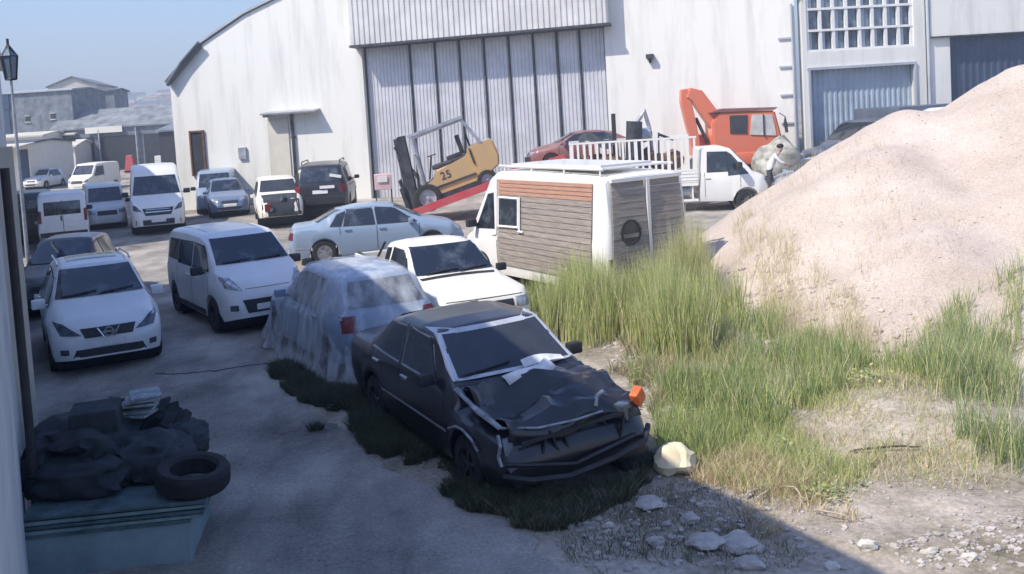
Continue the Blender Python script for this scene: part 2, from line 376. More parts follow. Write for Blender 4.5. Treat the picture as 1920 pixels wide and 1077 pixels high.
mb = MB(); wallbox(0, 14, 5.56, 5.62, -.12, -.05); mb.done('fascia_trim', M['steel'], wk2)
mb = MB(); wallbox(-.2, 14, 9, 9.12, -.2, 10.5); mb.done('roof', M['wallg'], wk2)

# near building on the left whose wall carries the viewpoint, wall line x = -.12-.47y
WA = math.atan2(1, -.47)   # direction of the wall away from us
def wpt(y, off=0.): # off > 0 into the lane
    return Vector((-.12-.47*y+off*.905, y+off*.425, 0))
nb = empty('near_building', wpt(0), WA, 'pale grey wall of the near building along the left edge', 'building')
# local x runs along the wall away from camera, local y to the left (into the building)
Ln = lambda y: y/math.sin(WA)
mb = MB(); mb.box((Ln(9.4), 4.15, 3.4), (Ln(22.2), 8.1, 6.8)); mb.done('wall', M['wallb'], nb)
mb = MB(); mb.box((Ln(9.4), 4.15, 6.86), (Ln(22.2)+.1, 8.2, .1)); mb.done('roof', M['wallg'], nb)
mb = MB(); mb.tube([(Ln(7.9), -.0, 0), (Ln(7.9), -.0, 3.42)], .038, 10); mb.done('downpipe', M['plastic'], nb)
mb = MB(); mb.box((Ln(9.3), .06, 1.9), (.3, .26, 3.4)); mb.done('pilaster', M['wallc'], nb)
# buildings further along the left side of the lane
def pitched(name, label, loc, rz, W, D, H, rh, m, mr, windows=(), cat='building', group=None, doors=(), over=.2, ridge='Y'):
    r = empty(name, loc, rz, label, cat, group)
    mb = MB()
    if ridge == 'Y': mb.prism([(-W/2, -1), (W/2, -1), (W/2, H), (0, H+rh), (-W/2, H)], 0, D)
    else: mb.prism([(0, -1), (D, -1), (D, H), (D/2, H+rh), (0, H)], -W/2, W/2, 'X')
    mb.done('wall', m, r)
    mb = MB()
    if ridge == 'Y':
        for s in (-1, 1):
            mb.prism([(s*(W/2+over), H-over*rh/(W/2)+.02), (0, H+rh+.02), (0, H+rh+.14), (s*(W/2+over), H-over*rh/(W/2)+.14)], -over, D+over)
    else:
        mb.prism([(-over, H-.02), (D/2, H+rh+.02), (D/2, H+rh+.14), (-over, H+.12)], -W/2-over, W/2+over, 'X')
        mb.prism([(D+over, H-.02), (D/2, H+rh+.02), (D/2, H+rh+.14), (D+over, H+.12)], -W/2-over, W/2+over, 'X')
    mb.done('roof', mr, r)
    for (x, z, ww, hh) in windows:
        mb = MB(); mb.box((x, -.0, z), (ww, .1, hh)); wo = mb.done('window', M['glass'], r)
        mb = MB(); mb.box((x, -.04, z-hh/2-.04), (ww+.15, .14, .07)); mb.box((x, -.04, z+hh/2+.03), (ww+.1, .12, .06)); mb.done('sill', M['wallc'], wo)
    for (x, ww, hh, mm) in doors:
        mb = MB(); mb.box((x, .0, hh/2), (ww, .1, hh)); mb.done('door', M[mm], r)
    return r
f8 = pitched('far_dark_shed', 'cream boarded shed with dark right bay behind the vans at the far left', (-33.6, 70, .4), R(-8), 3.4, 6, 3.3, .2, M['cream'], M['roof'], doors=((1.2, .8, 2.9, 'dpanel'),), ridge='X')
mb = MB(); mb.box((0, -.9, 3.25), (4.4, 2.0, .1), Matrix.Rotation(R(7), 4, 'X')); mb.done('canopy', M['wallc'], f8)
lb = empty('lane_building', (wpt(29.5).x-.35, 29.5, 0), WA, 'grey blue workshop row behind the parked vans on the left', 'building')
mb = MB(); mb.box((14, 4.1, 4.0), (28, 8, 8.0)); mb.done('wall', M['wallg'], lb)
mb = MB(); mb.box((14, 4.1, 8.06), (28.3, 8.4, .12)); mb.done('roof', M['wallc'], lb)
for x in (3, 7.5, 12):
    mb = MB(); mb.box((x, .08, 1.9), (2.8, .1, 3.4)); mb.done('shutter', M['dpanel'], lb)
# far group
f1 = pitched('far_workshop', 'grey far workshop with two tiny windows and pale gable edge', (-38.2, 86, .8), R(-4), 6.6, 7, 7.6, .25, M['fgrey'], M['wallg'],
             [(-1.0, 5.2, .4, .5), (1.4, 5.3, .4, .5)], doors=((-2.4, 1.5, 3.2, 'dark'), (2.2, 2.8, 2.9, 'wallc')), ridge='X')
mb = MB(); mb.box((-3.6, -.05, 6.9), (2.0, .16, 1.4)); mb.box((-3.6, -.05, 4.4), (1.9, .14, 3.4)); mb.done('panel', M['dpanel'], f1)
mb = MB(); mb.box((0, -1.0, 3.7), (8.6, 2.2, .14), Matrix.Rotation(R(9), 4, 'X')); mb.done('canopy', M['wallc'], f1)
f2 = pitched('far_warehouse', 'pale peaked warehouse rising behind the grey far workshop', (-40.5, 100, 1), R(6), 5.0, 8, 8.6, .9, M['wallc'], M['fgrey'], ridge='Y')
f3 = pitched('far_block', 'square grey block beyond the end of the lane', (-36.6, 96, 1), R(0), 3.8, 4, 7.6, .2, M['fgrey'], M['roof'], [(-1, 5, .5, .5)], ridge='X')
f4 = pitched('far_shed', 'long grey shed with open dark bays at the end of the lane', (-30.3, 84, .8), R(-3), 12, 7, 3.9, 1.7, M['fgrey'], M['froof'], ridge='X')
for x, w_ in ((-3.4, 2.2), (-.2, 3.4), (3.6, 2.6)):
    mb = MB(); mb.box((x, -.02, 1.7), (w_, .12, 2.9)); mb.done('bay_opening', M['dark'], f4)
mb = MB(); mb.box((-1.2, -.25, 3.75), (3.4, .1, .55)); mb.done('signboard', M['cream'], f4)
for x in (-1.7, 1.7, 5.0): mb = MB(); mb.box((x, -.2, 2.0), (.12, .2, 3.6)); mb.done('post', M['galv'], f4)
f5 = pitched('far_lean_to', 'dark open lean-to against the left corner of the hangar', (-21.6, 72, .6), R(-4), 2.6, 8, 3.4, .6, M['dark'], M['fgrey'], ridge='X')
f6 = pitched('far_cream_shed', 'small cream shed with one black doorway near the far white van', (-34.0, 80, .7), R(2), 2.6, 5, 2.5, .5, M['cream'], M['wallc'], doors=((.1, .45, 1.7, 'dark'),), ridge='X')
f7 = pitched('far_board_shed', 'shed of upright cream boards beside a dark gap at the far left', (-37.0, 80, .6), R(0), 3.2, 6, 3.7, .3, M['cream'], M['wallc'], doors=((1.25, .7, 3.2, 'dpanel'),), ridge='X')
for (x_, y_, w_, h_, mk_, nm_, lb_, ct_) in ((-28.2, 80.5, .9, 1.5, 'red', 'machine_hood', 'red hooded machine standing in the dark middle bay of the far grey shed', 'machine'), (-25.6, 80.5, .8, 1.3, 'white', 'crate', 'left white crate in the right bay of the far shed', 'crate'), (-24.5, 80.3, .7, 1.1, 'cream', 'crate', 'cream crate right of the white crate in the right bay of the far shed', 'crate'),
                                       (-31.4, 79.5, 1.0, .9, 'galv', 'drum_pallet', 'grey wrapped pallet in front of the left dark bay of the far shed', 'pallet')):
    mb = MB(); mb.box((0, 0, h_*.5), (w_, w_*.9, h_), bev=.05, top=(.55, .7) if ct_ == 'machine' else (1, 1))
    for q in (.3, .7): mb.box((0, 0, h_*q), (w_*1.03, w_*.93, .05)) if ct_ != 'machine' else mb.box((0, 0, h_*.08), (w_*1.05, w_*.95, .08))
    tag(mb.done(nm_, M[mk_], None, (x_, y_, ground(x_, y_))), lb_, ct_)
# hillside houses
tag(sheet('hill', list(np.linspace(-330, 60, 50)), list(np.linspace(330, 700, 30)), lambda x, y: -3+24*sstep(330, 470, y)*(1-.4*sstep(-60, 60, x))+3*noise.noise(Vector((x*.02, y*.02, 0))), M['soil'], {}), kind='structure')
looks = ['white hillside house', 'cream hillside house', 'pinkish hillside house', 'grey hillside house']
hz = []
for i in range(22):
    px = 216+i*5.4+rnd.uniform(-2, 2); Y = 420+rnd.uniform(-10, 30) - (i % 2)*25
    hz.append((px, Y))
for i, (px, Y) in enumerate(hz):
    p = yp(px, 195, Y); z = -3+24*sstep(330, 470, Y)
    wd = rnd.uniform(5, 9); h = rnd.uniform(5, 9); mk = ['wallw', 'cream', 'rtile', 'wallg'][i % 4]
    pitched('hillside_house', '%s with %s roof among the far houses above the shed roofs' % (['white', 'cream', 'brick red', 'grey'][i % 4], 'dark' if i % 3 else 'red'), (p.x, Y, z-1), R(rnd.uniform(-15, 15)), wd, 8, h, 1.2, M[mk], M['roof' if i % 3 else 'rtile'],
            [(-wd/4, h*.6, 1.1, 1.3), (wd/4, h*.6, 1.1, 1.3)], cat='house', group='houses on the far hillside', over=.3, ridge='X')

# street lamp, left
p = yp(31, 260, 21.5)
sl_ = empty('street_lamp', (p.x, 21.5, 0), 0, 'lantern style street lamp on a thin pole at the upper left', 'street lamp')
mb = MB(); mb.tube([(0, 0, 0), (0, 0, 5.1)], [.05, .03], 10); mb.done('pole', M['galv'], sl_)
mb = MB()
for k in range(6):
    a = k*math.pi/3; b = a+math.pi/3
    mb.tube([(.13*math.cos(a), .13*math.sin(a), 5.12), (.2*math.cos(a), .2*math.sin(a), 5.65), (.02*math.cos(a), .02*math.sin(a), 5.9)], .016, 5)
    for r_, z_ in ((.13, 5.12), (.2, 5.65)): mb.tube([(r_*math.cos(a), r_*math.sin(a), z_), (r_*math.cos(b), r_*math.sin(b), z_)], .014, 5)
mb.tube([(0, 0, 5.88), (0, 0, 6.05)], .03, 6); mb.done('lantern_frame', M['steel'], sl_)
mb = MB(); mb.lathe([(.12, 5.12), (.185, 5.65), (.02, 5.86)], 6, axis='Z'); mb.done('lantern_glass', M['bglass'], sl_)
# ------------------------------------------------------------------ vehicles
def lerp(P, x):
    if x <= P[0][0]: return P[0][1]
    for (a, va), (b, vb) in zip(P, P[1:]):
        if x <= b: return va+(vb-va)*(x-a)/(b-a) if b > a else vb
    return P[-1][1]
def smooth_lerp(P, x, r=.05):
    return (lerp(P, x-r)+2*lerp(P, x)+lerp(P, x+r))/4
def shell(S):
    """closed body loft. S: top, belt, wid, rail, zb, axles, R (arch radius)"""
    x0, x1 = S['top'][0][0], S['top'][-1][0]
    xs = list(np.arange(x0, x1, .05))+[x1]
    xs = sorted(set([round(v, 3) for v in xs]+[round(p[0], 3) for p in S['top']]))
    xs = [v for i, v in enumerate(xs) if i == 0 or v-xs[i-1] > .012]
    rings = []
    for x in xs:
        r_ = S.get('sm', .04)
        zt = smooth_lerp(S['top'], x, r_) if x0 < x < x1 else lerp(S['top'], x)
        zbelt = min(lerp(S['belt'], x), zt-.035); hw = smooth_lerp(S['wid'], x, .04)
        rl = smooth_lerp(S['rail'], x, .04)
        zb = lerp(S['zb'], x); arch = zb
        for ax in S['axles']:
            d = x-ax
            if abs(d) < S['R']: arch = max(arch, S['zc']+math.sqrt(S['R']**2-d*d))
        zm = max(zb+(zbelt-zb)*.55, arch+.03); zs = max(zb+.10, arch+.005)
        zm = max(zm, zs+.02); zbelt = max(zbelt, zm+.03); zt = max(zt, zbelt+.02)
        h = zt-zbelt
        t = .07 if h > .3 else h*.35
        flare = S.get('flare', .015) if arch > zb+.02 else 0
        ring = [(0, max(zb, min(arch, zb+.25))), (hw-.16, max(zb, min(arch, zb+.25))), (hw-.10, arch), (hw-.045+flare, arch), (hw-.015+flare, zs), (hw+flare*.6, zm), (hw-.005, zm+(zbelt-zm)*.7),
                (hw-.03, zbelt), (rl+.02, zt-t), (rl-.03, zt-t*.35), (rl-.12, zt-t*.1), (rl*.5, zt+.008), (0, zt+.015)]
        rings.append((x, ring))
    b = bmesh.new(); V = []
    for x, ring in rings:
        row = [b.verts.new((x, -y, z)) for y, z in ring[::-1]][:-1]+[b.verts.new((x, y, z)) for y, z in ring]
        V.append(row)
    n = len(V[0])
    for a, c in zip(V, V[1:]):
        for k in range(n): b.faces.new((a[k], a[(k+1) % n], c[(k+1) % n], c[k]))
    b.faces.new(V[0]); b.faces.new(V[-1][::-1])
    bmesh.ops.remove_doubles(b, verts=b.verts, dist=.0008)
    bmesh.ops.recalc_face_normals(b, faces=b.faces)
    return b
def conform(bvh, mb, quad, ax, sgn, off=.006, n=6, m=4, thick=None):
    rows = []
    for j in range(m+1):
        row = []
        for i in range(n+1):
            u, v = i/n, j/m
            a = [quad[0][k]*(1-u)*(1-v)+quad[1][k]*u*(1-v)+quad[2][k]*u*v+quad[3][k]*(1-u)*v for k in (0, 1)]
            if ax == 'x': o = Vector((sgn*9, a[0], a[1])); d = Vector((-sgn, 0, 0))
            elif ax == 'y': o = Vector((a[0], sgn*9, a[1])); d = Vector((0, -sgn, 0))
            else: o = Vector((a[0], a[1], 9)); d = Vector((0, 0, -1))
            h, nn, _, _ = bvh.ray_cast(o, d)
            if h is None:
                h, nn, _, _ = bvh.find_nearest(o+d*8)
            if nn.dot(d) > 0: nn = -nn
            row.append(h+nn*off)
        rows.append(row)
    mb.grid(rows)
def patch(bvh, quads, ax, sgn, name, m, parent, off=.006, n=6, mm=4):
    mb = MB()
    for q in quads: conform(bvh, mb, q, ax, sgn, off, n, mm)
    return mb.done(name, m, parent, smooth=40, nrm=False)
def wheel(parent, x, y, r, wd=.2, rim='alloy', spokes=5, flat=0):
    s = 1 if y > 0 else -1
    mb = MB(); mb.lathe([(r*.60, -wd/2), (r*.93, -wd/2), (r, -wd*.36), (r, wd*.36), (r*.93, wd/2), (r*.60, wd/2)], 28, (x, y, r-flat), closed=True)
    o = mb.done('wheel', M['rubber'], parent, smooth=35)
    mb = MB(); c = (x, y, r-flat)
    mb.lathe([(r*.62, s*wd*.46), (r*.56, s*wd*.42), (r*.54, s*wd*.1), (.02, s*wd*.12)], 28, c)
    for k in range(spokes):
        a = 2*math.pi*k/spokes+.3
        mb.box((x+math.cos(a)*r*.32, y+s*wd*.34, c[2]+math.sin(a)*r*.32), (r*.5, .03, r*.13), Matrix.Rotation(-a, 4, 'Y'))
    mb.lathe([(r*.15, s*wd*.3), (r*.13, s*wd*.44), (.01, s*wd*.46)], 14, c)
    mb.done('rim', M[rim], o, smooth=35); return o
def mirrors(root, x, y, z, m, sc=1):
    for s in (-1, 1):
        mb = MB(); mb.box((x, s*(y+.10*sc), z), (.12*sc, .19*sc, .14*sc), bev=.03*sc); mb.box((x, s*(y+.01), z-.04), (.06, .08, .04)); mb.done('mirror', m, root, smooth=50)
def car(name, label, cat, loc, hd, S, paintm, group=None, scale=1, wheels=True, z=None, rot=None, **kw):
    x, y = loc; z = ground(x, y)+.006 if z is None else z
    root = empty(name, (x, y, z), R(hd), label, cat, group)
    if rot: root.rotation_euler = rot
    root.scale = (scale,)*3
    b = shell(S); bvh = BVHTree.FromBMesh(b)
    me = bpy.data.meshes.new('body'); b.to_mesh(me); b.free()
    me.polygons.foreach_set('use_smooth', [True]*len(me.polygons)); me.set_sharp_from_angle(angle=R(32))
    body = link('body', me, paintm, root)
    gl = kw.get('glass', M['glass'])
    for nm, ax, sg, q, m, off in S.get('front', []):
        g = gl if m == 'G' else M[m]
        if nm in ('windshield', 'rear_window'): patch(bvh, q, ax, sg, nm, g, root, max(off, .014), 14, 10)
        else: patch(bvh, q, ax, sg, nm, g, root, off)
    for q in S.get('side', []):
        for s in (-1, 1):
            o = patch(bvh, [q], 'y', s, 'side_window', gl, root, .008, 6, 3)
            (ax_, az), (bx, bz), (cx_, cz), (dx, dz) = q; e = .022
            mx_, mz_ = (ax_+bx+cx_+dx)/4, (az+bz+cz+dz)/4
            q2 = [(a+(e if a > mx_ else -e), b_+(e if b_ > mz_ else -e)) for a, b_ in q]
            patch(bvh, [q2], 'y', s, 'window_surround', S.get('trim', M['plastic']), o, .004, 6, 3)
    for s in (-1, 1):
        for q in S.get('seams', []):
            mb = MB(); conform(bvh, mb, q, 'y', s, .003, 1, 10); mb.done('door_gap', M['plastic'], root, smooth=40, nrm=False)
        for hx, hz_ in S.get('handles', []):
            h, nn, _, _ = bvh.ray_cast(Vector((hx, s*9, hz_)), Vector((0, -s, 0)))
            mb = MB(); mb.box((hx, h.y+s*.015, hz_), (.17, .035, .035), bev=.008); mb.done('door_handle', kw.get('handle', paintm), root)
        if S.get('sill'):
            mb = MB(); conform(bvh, mb, S['sill'], 'y', s, .008, 10, 2); mb.done('side_moulding', M[S.get('sillm', 'plastic')], root, smooth=40, nrm=False)
    # dark wheel wells
    if wheels:
        for i, ax_ in enumerate(S['axles']):
            hw = lerp(S['wid'], ax_)
            mb = MB(); mb.lathe([(S['R']-.012, -hw+.13), (S['R']-.012, hw-.13)], 24, (ax_, 0, S['zc'])); mb.done('wheel_well', M['dark'], root, nrm=False)
            for s in (-1, 1): wheel(root, ax_, s*(hw-.115), S['r'], S.get('ww', .2), S.get('rim', 'alloy'), S.get('spokes', 5))
    if 'mirror' in S: mirrors(root, *S['mirror'], kw.get('mirrorm', paintm), S.get('msc', 1))
    return root, bvh, body
def wiper(root, bvh, pts):
    for a, b in pts:
        P = []
        for k in range(5):
            t = k/4; yy = a[0]+(b[0]-a[0])*t; zz = a[1]+(b[1]-a[1])*t
            h, nn, _, _ = bvh.ray_cast(Vector((9, yy, zz)), Vector((-1, 0, 0)))
            if h: P.append(h+Vector((.03, 0, .02)))
        mb = MB(); mb.tube(P, .012, 5); mb.done('wiper', M['plastic'], root)
def q4(y0, z0, y1, z1): return [(y0, z0), (y1, z0), (y1, z1), (y0, z1)]
def mir(q): return [(-q[1][0], q[1][1]), (-q[0][0], q[0][1]), (-q[3][0], q[3][1]), (-q[2][0], q[2][1])]

# --- white crossover (front left)
S = dict(top=[(-2.16, .62), (-2.12, .95), (-2.02, 1.05), (-1.62, 1.50), (-1.1, 1.585), (-.3, 1.615), (.32, 1.56), (1.16, 1.08), (1.3, 1.02), (1.85, .90), (2.06, .78), (2.15, .60)],
         belt=[(-2.16, .6), (-2, .98), (0, .95), (1.1, .92), (1.85, .78), (2.15, .55)], wid=[(-2.16, .62), (-2.0, .80), (-1.4, .885), (1.3, .885), (1.85, .84), (2.06, .70), (2.15, .52)],
         rail=[(-2.16, .5), (-2.0, .66), (-1.5, .60), (0, .62), (.32, .62), (1.16, .76), (1.9, .70), (2.15, .44)], zb=[(-2.16, .42), (-1.8, .26), (1.7, .24), (2.15, .30)], axles=(-1.36, 1.27), R=.40, zc=.34, r=.335,
         side=[[(-1.12, .99), (-.22, .99), (-.24, 1.48), (-1.0, 1.44)], [(-.14, .99), (.98, 1.02), (.50, 1.39), (-.16, 1.48)], [(-1.62, 1.08), (-1.2, 1.0), (-1.12, 1.42), (-1.35, 1.38)]],
         front=[('windshield', 'x', 1, [[(-.70, 1.12), (.70, 1.12), (.57, 1.52), (-.57, 1.52)]], 'G', .008),
                ('rear_window', 'x', -1, [[(-.6, 1.12), (.6, 1.12), (.5, 1.46), (-.5, 1.46)]], 'G', .008),
                ('headlight', 'x', 1, [[(.40, .66), (.70, .68), (.79, .87), (.66, .85)]], 'dlamp', .012), ('headlight', 'x', 1, [mir([(.40, .66), (.70, .68), (.79, .87), (.66, .85)])], 'dlamp', .012),
                ('grille', 'x', 1, [[(-.36, .62), (.36, .62), (.42, .76), (-.42, .76)]], 'plastic', .010),
                ('bumper_intake', 'x', 1, [[(-.55, .33), (.55, .33), (.50, .45), (-.50, .45)]], 'plastic', .010),
                ('number_plate', 'x', 1, [q4(-.26, .47, .26, .58)], 'plate', .02),
                ('fog_lamp', 'x', 1, [q4(-.72, .38, -.6, .47)], 'dlamp', .01), ('fog_lamp', 'x', 1, [q4(.6, .38, .72, .47)], 'dlamp', .01),
                ('roof_glass', 'z', 1, [[(-.9, -.42), (-.1, -.42), (-.1, .42), (-.9, .42)]], 'dlamp', .006)],
         seams=[q4(-.19, .42, -.175, .98), q4(1.0, .42, 1.015, .95), q4(-1.1, .75, -1.085, .98)], handles=[(-.05, .88), (-.98, .90)], sill=[(-.9, .28), (.85, .28), (.85, .42), (-.9, .42)], mirror=(.82, .84, 1.05), msc=1.15)
qa, bv, _ = car('crossover', 'white crossover with dark slanted headlights parked nose out beside the near wall', 'car', (-6.45, 16.1), -64, S, M['whitegrey'], scale=.97)
wiper(qa, bv, [((-.6, 1.14), (-.05, 1.18)), ((.0, 1.14), (.55, 1.18))])
mb = MB(); mb.lathe([(.075, 2.165), (.075, 2.18), (.055, 2.18), (.055, 2.165)], 20, axis='Y', closed=True); mb.box((0, 2.175, 0), (.2, .015, .03))
for v in mb.b.verts: v.co = Vector((v.co.y+.0, -v.co.x, v.co.z+.69))
mb.done('round_emblem', M['chrome'], qa)
for s in (-1, 1): mb = MB(); mb.tube([(2.13, s*.17, .76), (2.165, s*.08, .615)], .016, 5); mb.done('grille_trim', M['chrome'], qa)
mb = MB()
for s in (-1, 1): mb.tube([(-1.4, s*.60, 1.56), (-1.2, s*.60, 1.62), (.1, s*.60, 1.65), (.3, s*.60, 1.6)], .018, 6)
mb.done('roof_rail', M['chrome'], qa)

# --- second car hiding behind the crossover, next to the wall
S2 = dict(top=[(-1.95, .62), (-1.9, .9), (-1.8, 1.0), (-1.5, 1.40), (-.9, 1.47), (.1, 1.47), (.85, 1.0), (1.0, .96), (1.6, .84), (1.9, .7), (1.98, .5)],
          belt=[(-1.95, .6), (-1.8, .92), (0, .9), (1, .86), (1.6, .74), (1.98, .48)], wid=[(-1.95, .62), (-1.8, .76), (-1.2, .82), (1.2, .82), (1.7, .76), (1.98, .5)],
          rail=[(-1.95, .5), (-1.8, .62), (-1.4, .57), (.1, .56), (.9, .70), (1.6, .68), (1.98, .42)], zb=[(-1.95, .36), (-1.6, .22), (1.6, .20), (1.98, .28)], axles=(-1.22, 1.22), R=.355, zc=.30, r=.30,
          side=[[(-1.05, .93), (-.2, .93), (-.22, 1.36), (-.98, 1.34)], [(-.12, .93), (.70, .95), (.24, 1.32), (-.14, 1.36)]],
          front=[('windshield', 'x', 1, [[(-.64, 1.02), (.64, 1.02), (.52, 1.42), (-.52, 1.42)]], 'G', .008), ('rear_window', 'x', -1, [[(-.58, 1.02), (.58, 1.02), (.48, 1.36), (-.48, 1.36)]], 'G', .008),
                 ('headlight', 'x', 1, [[(.38, .62), (.66, .64), (.70, .76), (.42, .76)]], 'lamp', .01), ('headlight', 'x', 1, [mir([(.38, .62), (.66, .64), (.70, .76), (.42, .76)])], 'lamp', .01),
                 ('grille', 'x', 1, [q4(-.33, .58, .33, .68)], 'plastic', .01), ('bumper_intake', 'x', 1, [q4(-.5, .32, .5, .42)], 'plastic', .01), ('number_plate', 'x', 1, [q4(-.26, .44, .26, .55)], 'plate', .02),
                 ('tail_lamp', 'x', -1, [q4(.52, .72, .72, .94)], 'tail', .01), ('tail_lamp', 'x', -1, [q4(-.72, .72, -.52, .94)], 'tail', .01), ('number_plate', 'x', -1, [q4(-.26, .55, .26, .66)], 'plate', .02)],
          seams=[q4(-.17, .34, -.155, .92), q4(.78, .34, .795, .88), q4(-1.06, .66, -1.045, .92)], handles=[(0, .82), (-.95, .84)], mirror=(.6, .78, .98), msc=.9, rim='alloy')
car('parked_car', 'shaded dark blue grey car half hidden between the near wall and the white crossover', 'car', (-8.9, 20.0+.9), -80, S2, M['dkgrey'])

# --- compact van (combi)
SF = dict(top=[(-1.98, .7), (-1.95, 1.1), (-1.88, 1.62), (-1.6, 1.72), (-.6, 1.75), (.35, 1.72), (.62, 1.64), (1.30, 1.16), (1.45, 1.08), (1.75, .95), (1.92, .80), (1.98, .55)],
          belt=[(-1.98, .68), (-1.9, 1.05), (0, 1.04), (1.1, 1.0), (1.7, .85), (1.98, .5)], wid=[(-1.98, .74), (-1.85, .82), (-1, .86), (1.2, .86), (1.7, .80), (1.9, .68), (1.98, .52)],
          rail=[(-1.98, .66), (-1.8, .70), (-.6, .71), (.5, .69), (.7, .68), (1.30, .77), (1.7, .68), (1.98, .42)], zb=[(-1.98, .36), (-1.7, .24), (1.6, .22), (1.98, .30)], axles=(-1.30, 1.21), R=.365, zc=.31, r=.305,
          side=[[(-1.7, 1.14), (-.98, 1.14), (-.98, 1.52), (-1.62, 1.5)], [(-.9, 1.1), (-.02, 1.1), (-.02, 1.54), (-.9, 1.52)], [(.08, 1.1), (1.05, 1.1), (.62, 1.5), (.08, 1.54)]],
          front=[('windshield', 'x', 1, [[(-.70, 1.2), (.70, 1.2), (.62, 1.63), (-.62, 1.63)]], 'G', .008),
                 ('headlight', 'x', 1, [[(.46, .78), (.74, .84), (.76, 1.02), (.62, 1.0)]], 'lamp', .012), ('headlight', 'x', 1, [mir([(.46, .78), (.74, .84), (.76, 1.02), (.62, 1.0)])], 'lamp', .012),
                 ('grille', 'x', 1, [[(-.42, .38), (.42, .38), (.5, .62), (-.5, .62)]], 'plastic', .010), ('number_plate', 'x', 1, [q4(-.26, .42, .26, .53)], 'plate', .025),
                 ('fog_lamp', 'x', 1, [q4(-.70, .44, -.58, .54)], 'dlamp', .01), ('fog_lamp', 'x', 1, [q4(.58, .44, .70, .54)], 'dlamp', .01),
                 ('bonnet_gap', 'x', 1, [q4(-.60, .80, .60, .81)], 'plastic', .004), ('roof_groove', 'z', 1, [[(-1.6, .50), (.2, .50), (.2, .515), (-1.6, .515)], [(-1.6, -.515), (.2, -.515), (.2, -.50), (-1.6, -.50)]], 'plastic', .003)],
          seams=[q4(.03, .34, .045, 1.04), q4(1.07, .62, 1.085, 1.0), q4(-.95, .66, -.935, 1.1)], handles=[(.15, .92), (-.15, .92)], sill=[(-.9, .25), (.82, .25), (.82, .36), (-.9, .36)], mirror=(.85, .86, 1.1), msc=1.15, rim='steel')
fi, bv, _ = car('compact_van', 'pale silver white compact van with big windscreen between the crossover and the saloon', 'van', (-4.52, 18.1), -58, SF, M['whitegrey'], scale=.98, mirrorm=M['plastic'])
wiper(fi, bv, [((-.6, 1.22), (-.05, 1.24)), ((.02, 1.22), (.55, 1.24))])

# --- silver saloon, side on
SS = dict(top=[(-2.24, .55), (-2.22, .84), (-2.1, .99), (-1.62, 1.03), (-1.0, 1.34), (-.5, 1.42), (.1, 1.43), (.45, 1.39), (1.2, 1.02), (1.35, .97), (1.95, .84), (2.18, .70), (2.26, .5)],
          belt=[(-2.24, .54), (-2.1, .9), (-1, .93), (1.1, .9), (1.9, .74), (2.26, .48)], wid=[(-2.24, .62), (-2.1, .78), (-1.4, .86), (1.2, .87), (1.9, .82), (2.15, .68), (2.26, .5)],
          rail=[(-2.24, .5), (-2.1, .68), (-1.6, .66), (-.9, .56), (.1, .56), (.5, .58), (1.2, .73), (1.9, .70), (2.26, .42)], zb=[(-2.24, .36), (-1.9, .22), (1.8, .20), (2.26, .28)], axles=(-1.36, 1.37), R=.365, zc=.315, r=.315,
          side=[[(-1.18, .97), (-.92, .96), (-.78, 1.30), (-.98, 1.22)], [(-.84, .96), (-.06, .95), (-.1, 1.35), (-.74, 1.33)], [(.02, .95), (1.02, .95), (.44, 1.30), (-.02, 1.35)]],
          front=[('windshield', 'x', 1, [[(-.68, 1.04), (.68, 1.04), (.55, 1.36), (-.55, 1.36)]], 'G', .008), ('rear_window', 'x', -1, [[(-.62, 1.07), (.62, 1.07), (.5, 1.34), (-.5, 1.34)]], 'G', .008),
                 ('headlight', 'x', 1, [[(.4, .6), (.7, .62), (.74, .74), (.45, .73)]], 'lamp', .012), ('headlight', 'x', 1, [mir([(.4, .6), (.7, .62), (.74, .74), (.45, .73)])], 'lamp', .012),
                 ('grille', 'x', 1, [q4(-.28, .56, .28, .68)], 'plastic', .01), ('tail_lamp', 'x', -1, [q4(.5, .68, .74, .86)], 'tail', .012), ('tail_lamp', 'x', -1, [q4(-.74, .68, -.5, .86)], 'tail', .012),
                 ('number_plate', 'x', -1, [q4(-.26, .62, .26, .73)], 'plate', .02)],
          seams=[q4(-.02, .32, -.005, .93), q4(1.06, .45, 1.075, .9), q4(-.95, .75, -.935, .95)], handles=[(.12, .84), (-.75, .86)], sill=[(-2.1, .44), (-1.72, .44), (-1.72, .50), (-2.1, .50)], sillm='galv', mirror=(.85, .84, .98), msc=.95, spokes=6)
car('saloon', 'light silver saloon parked side on behind the white pickup', 'car', (-2.35, 25.1), 9, SS, M['silver'], scale=1.03)

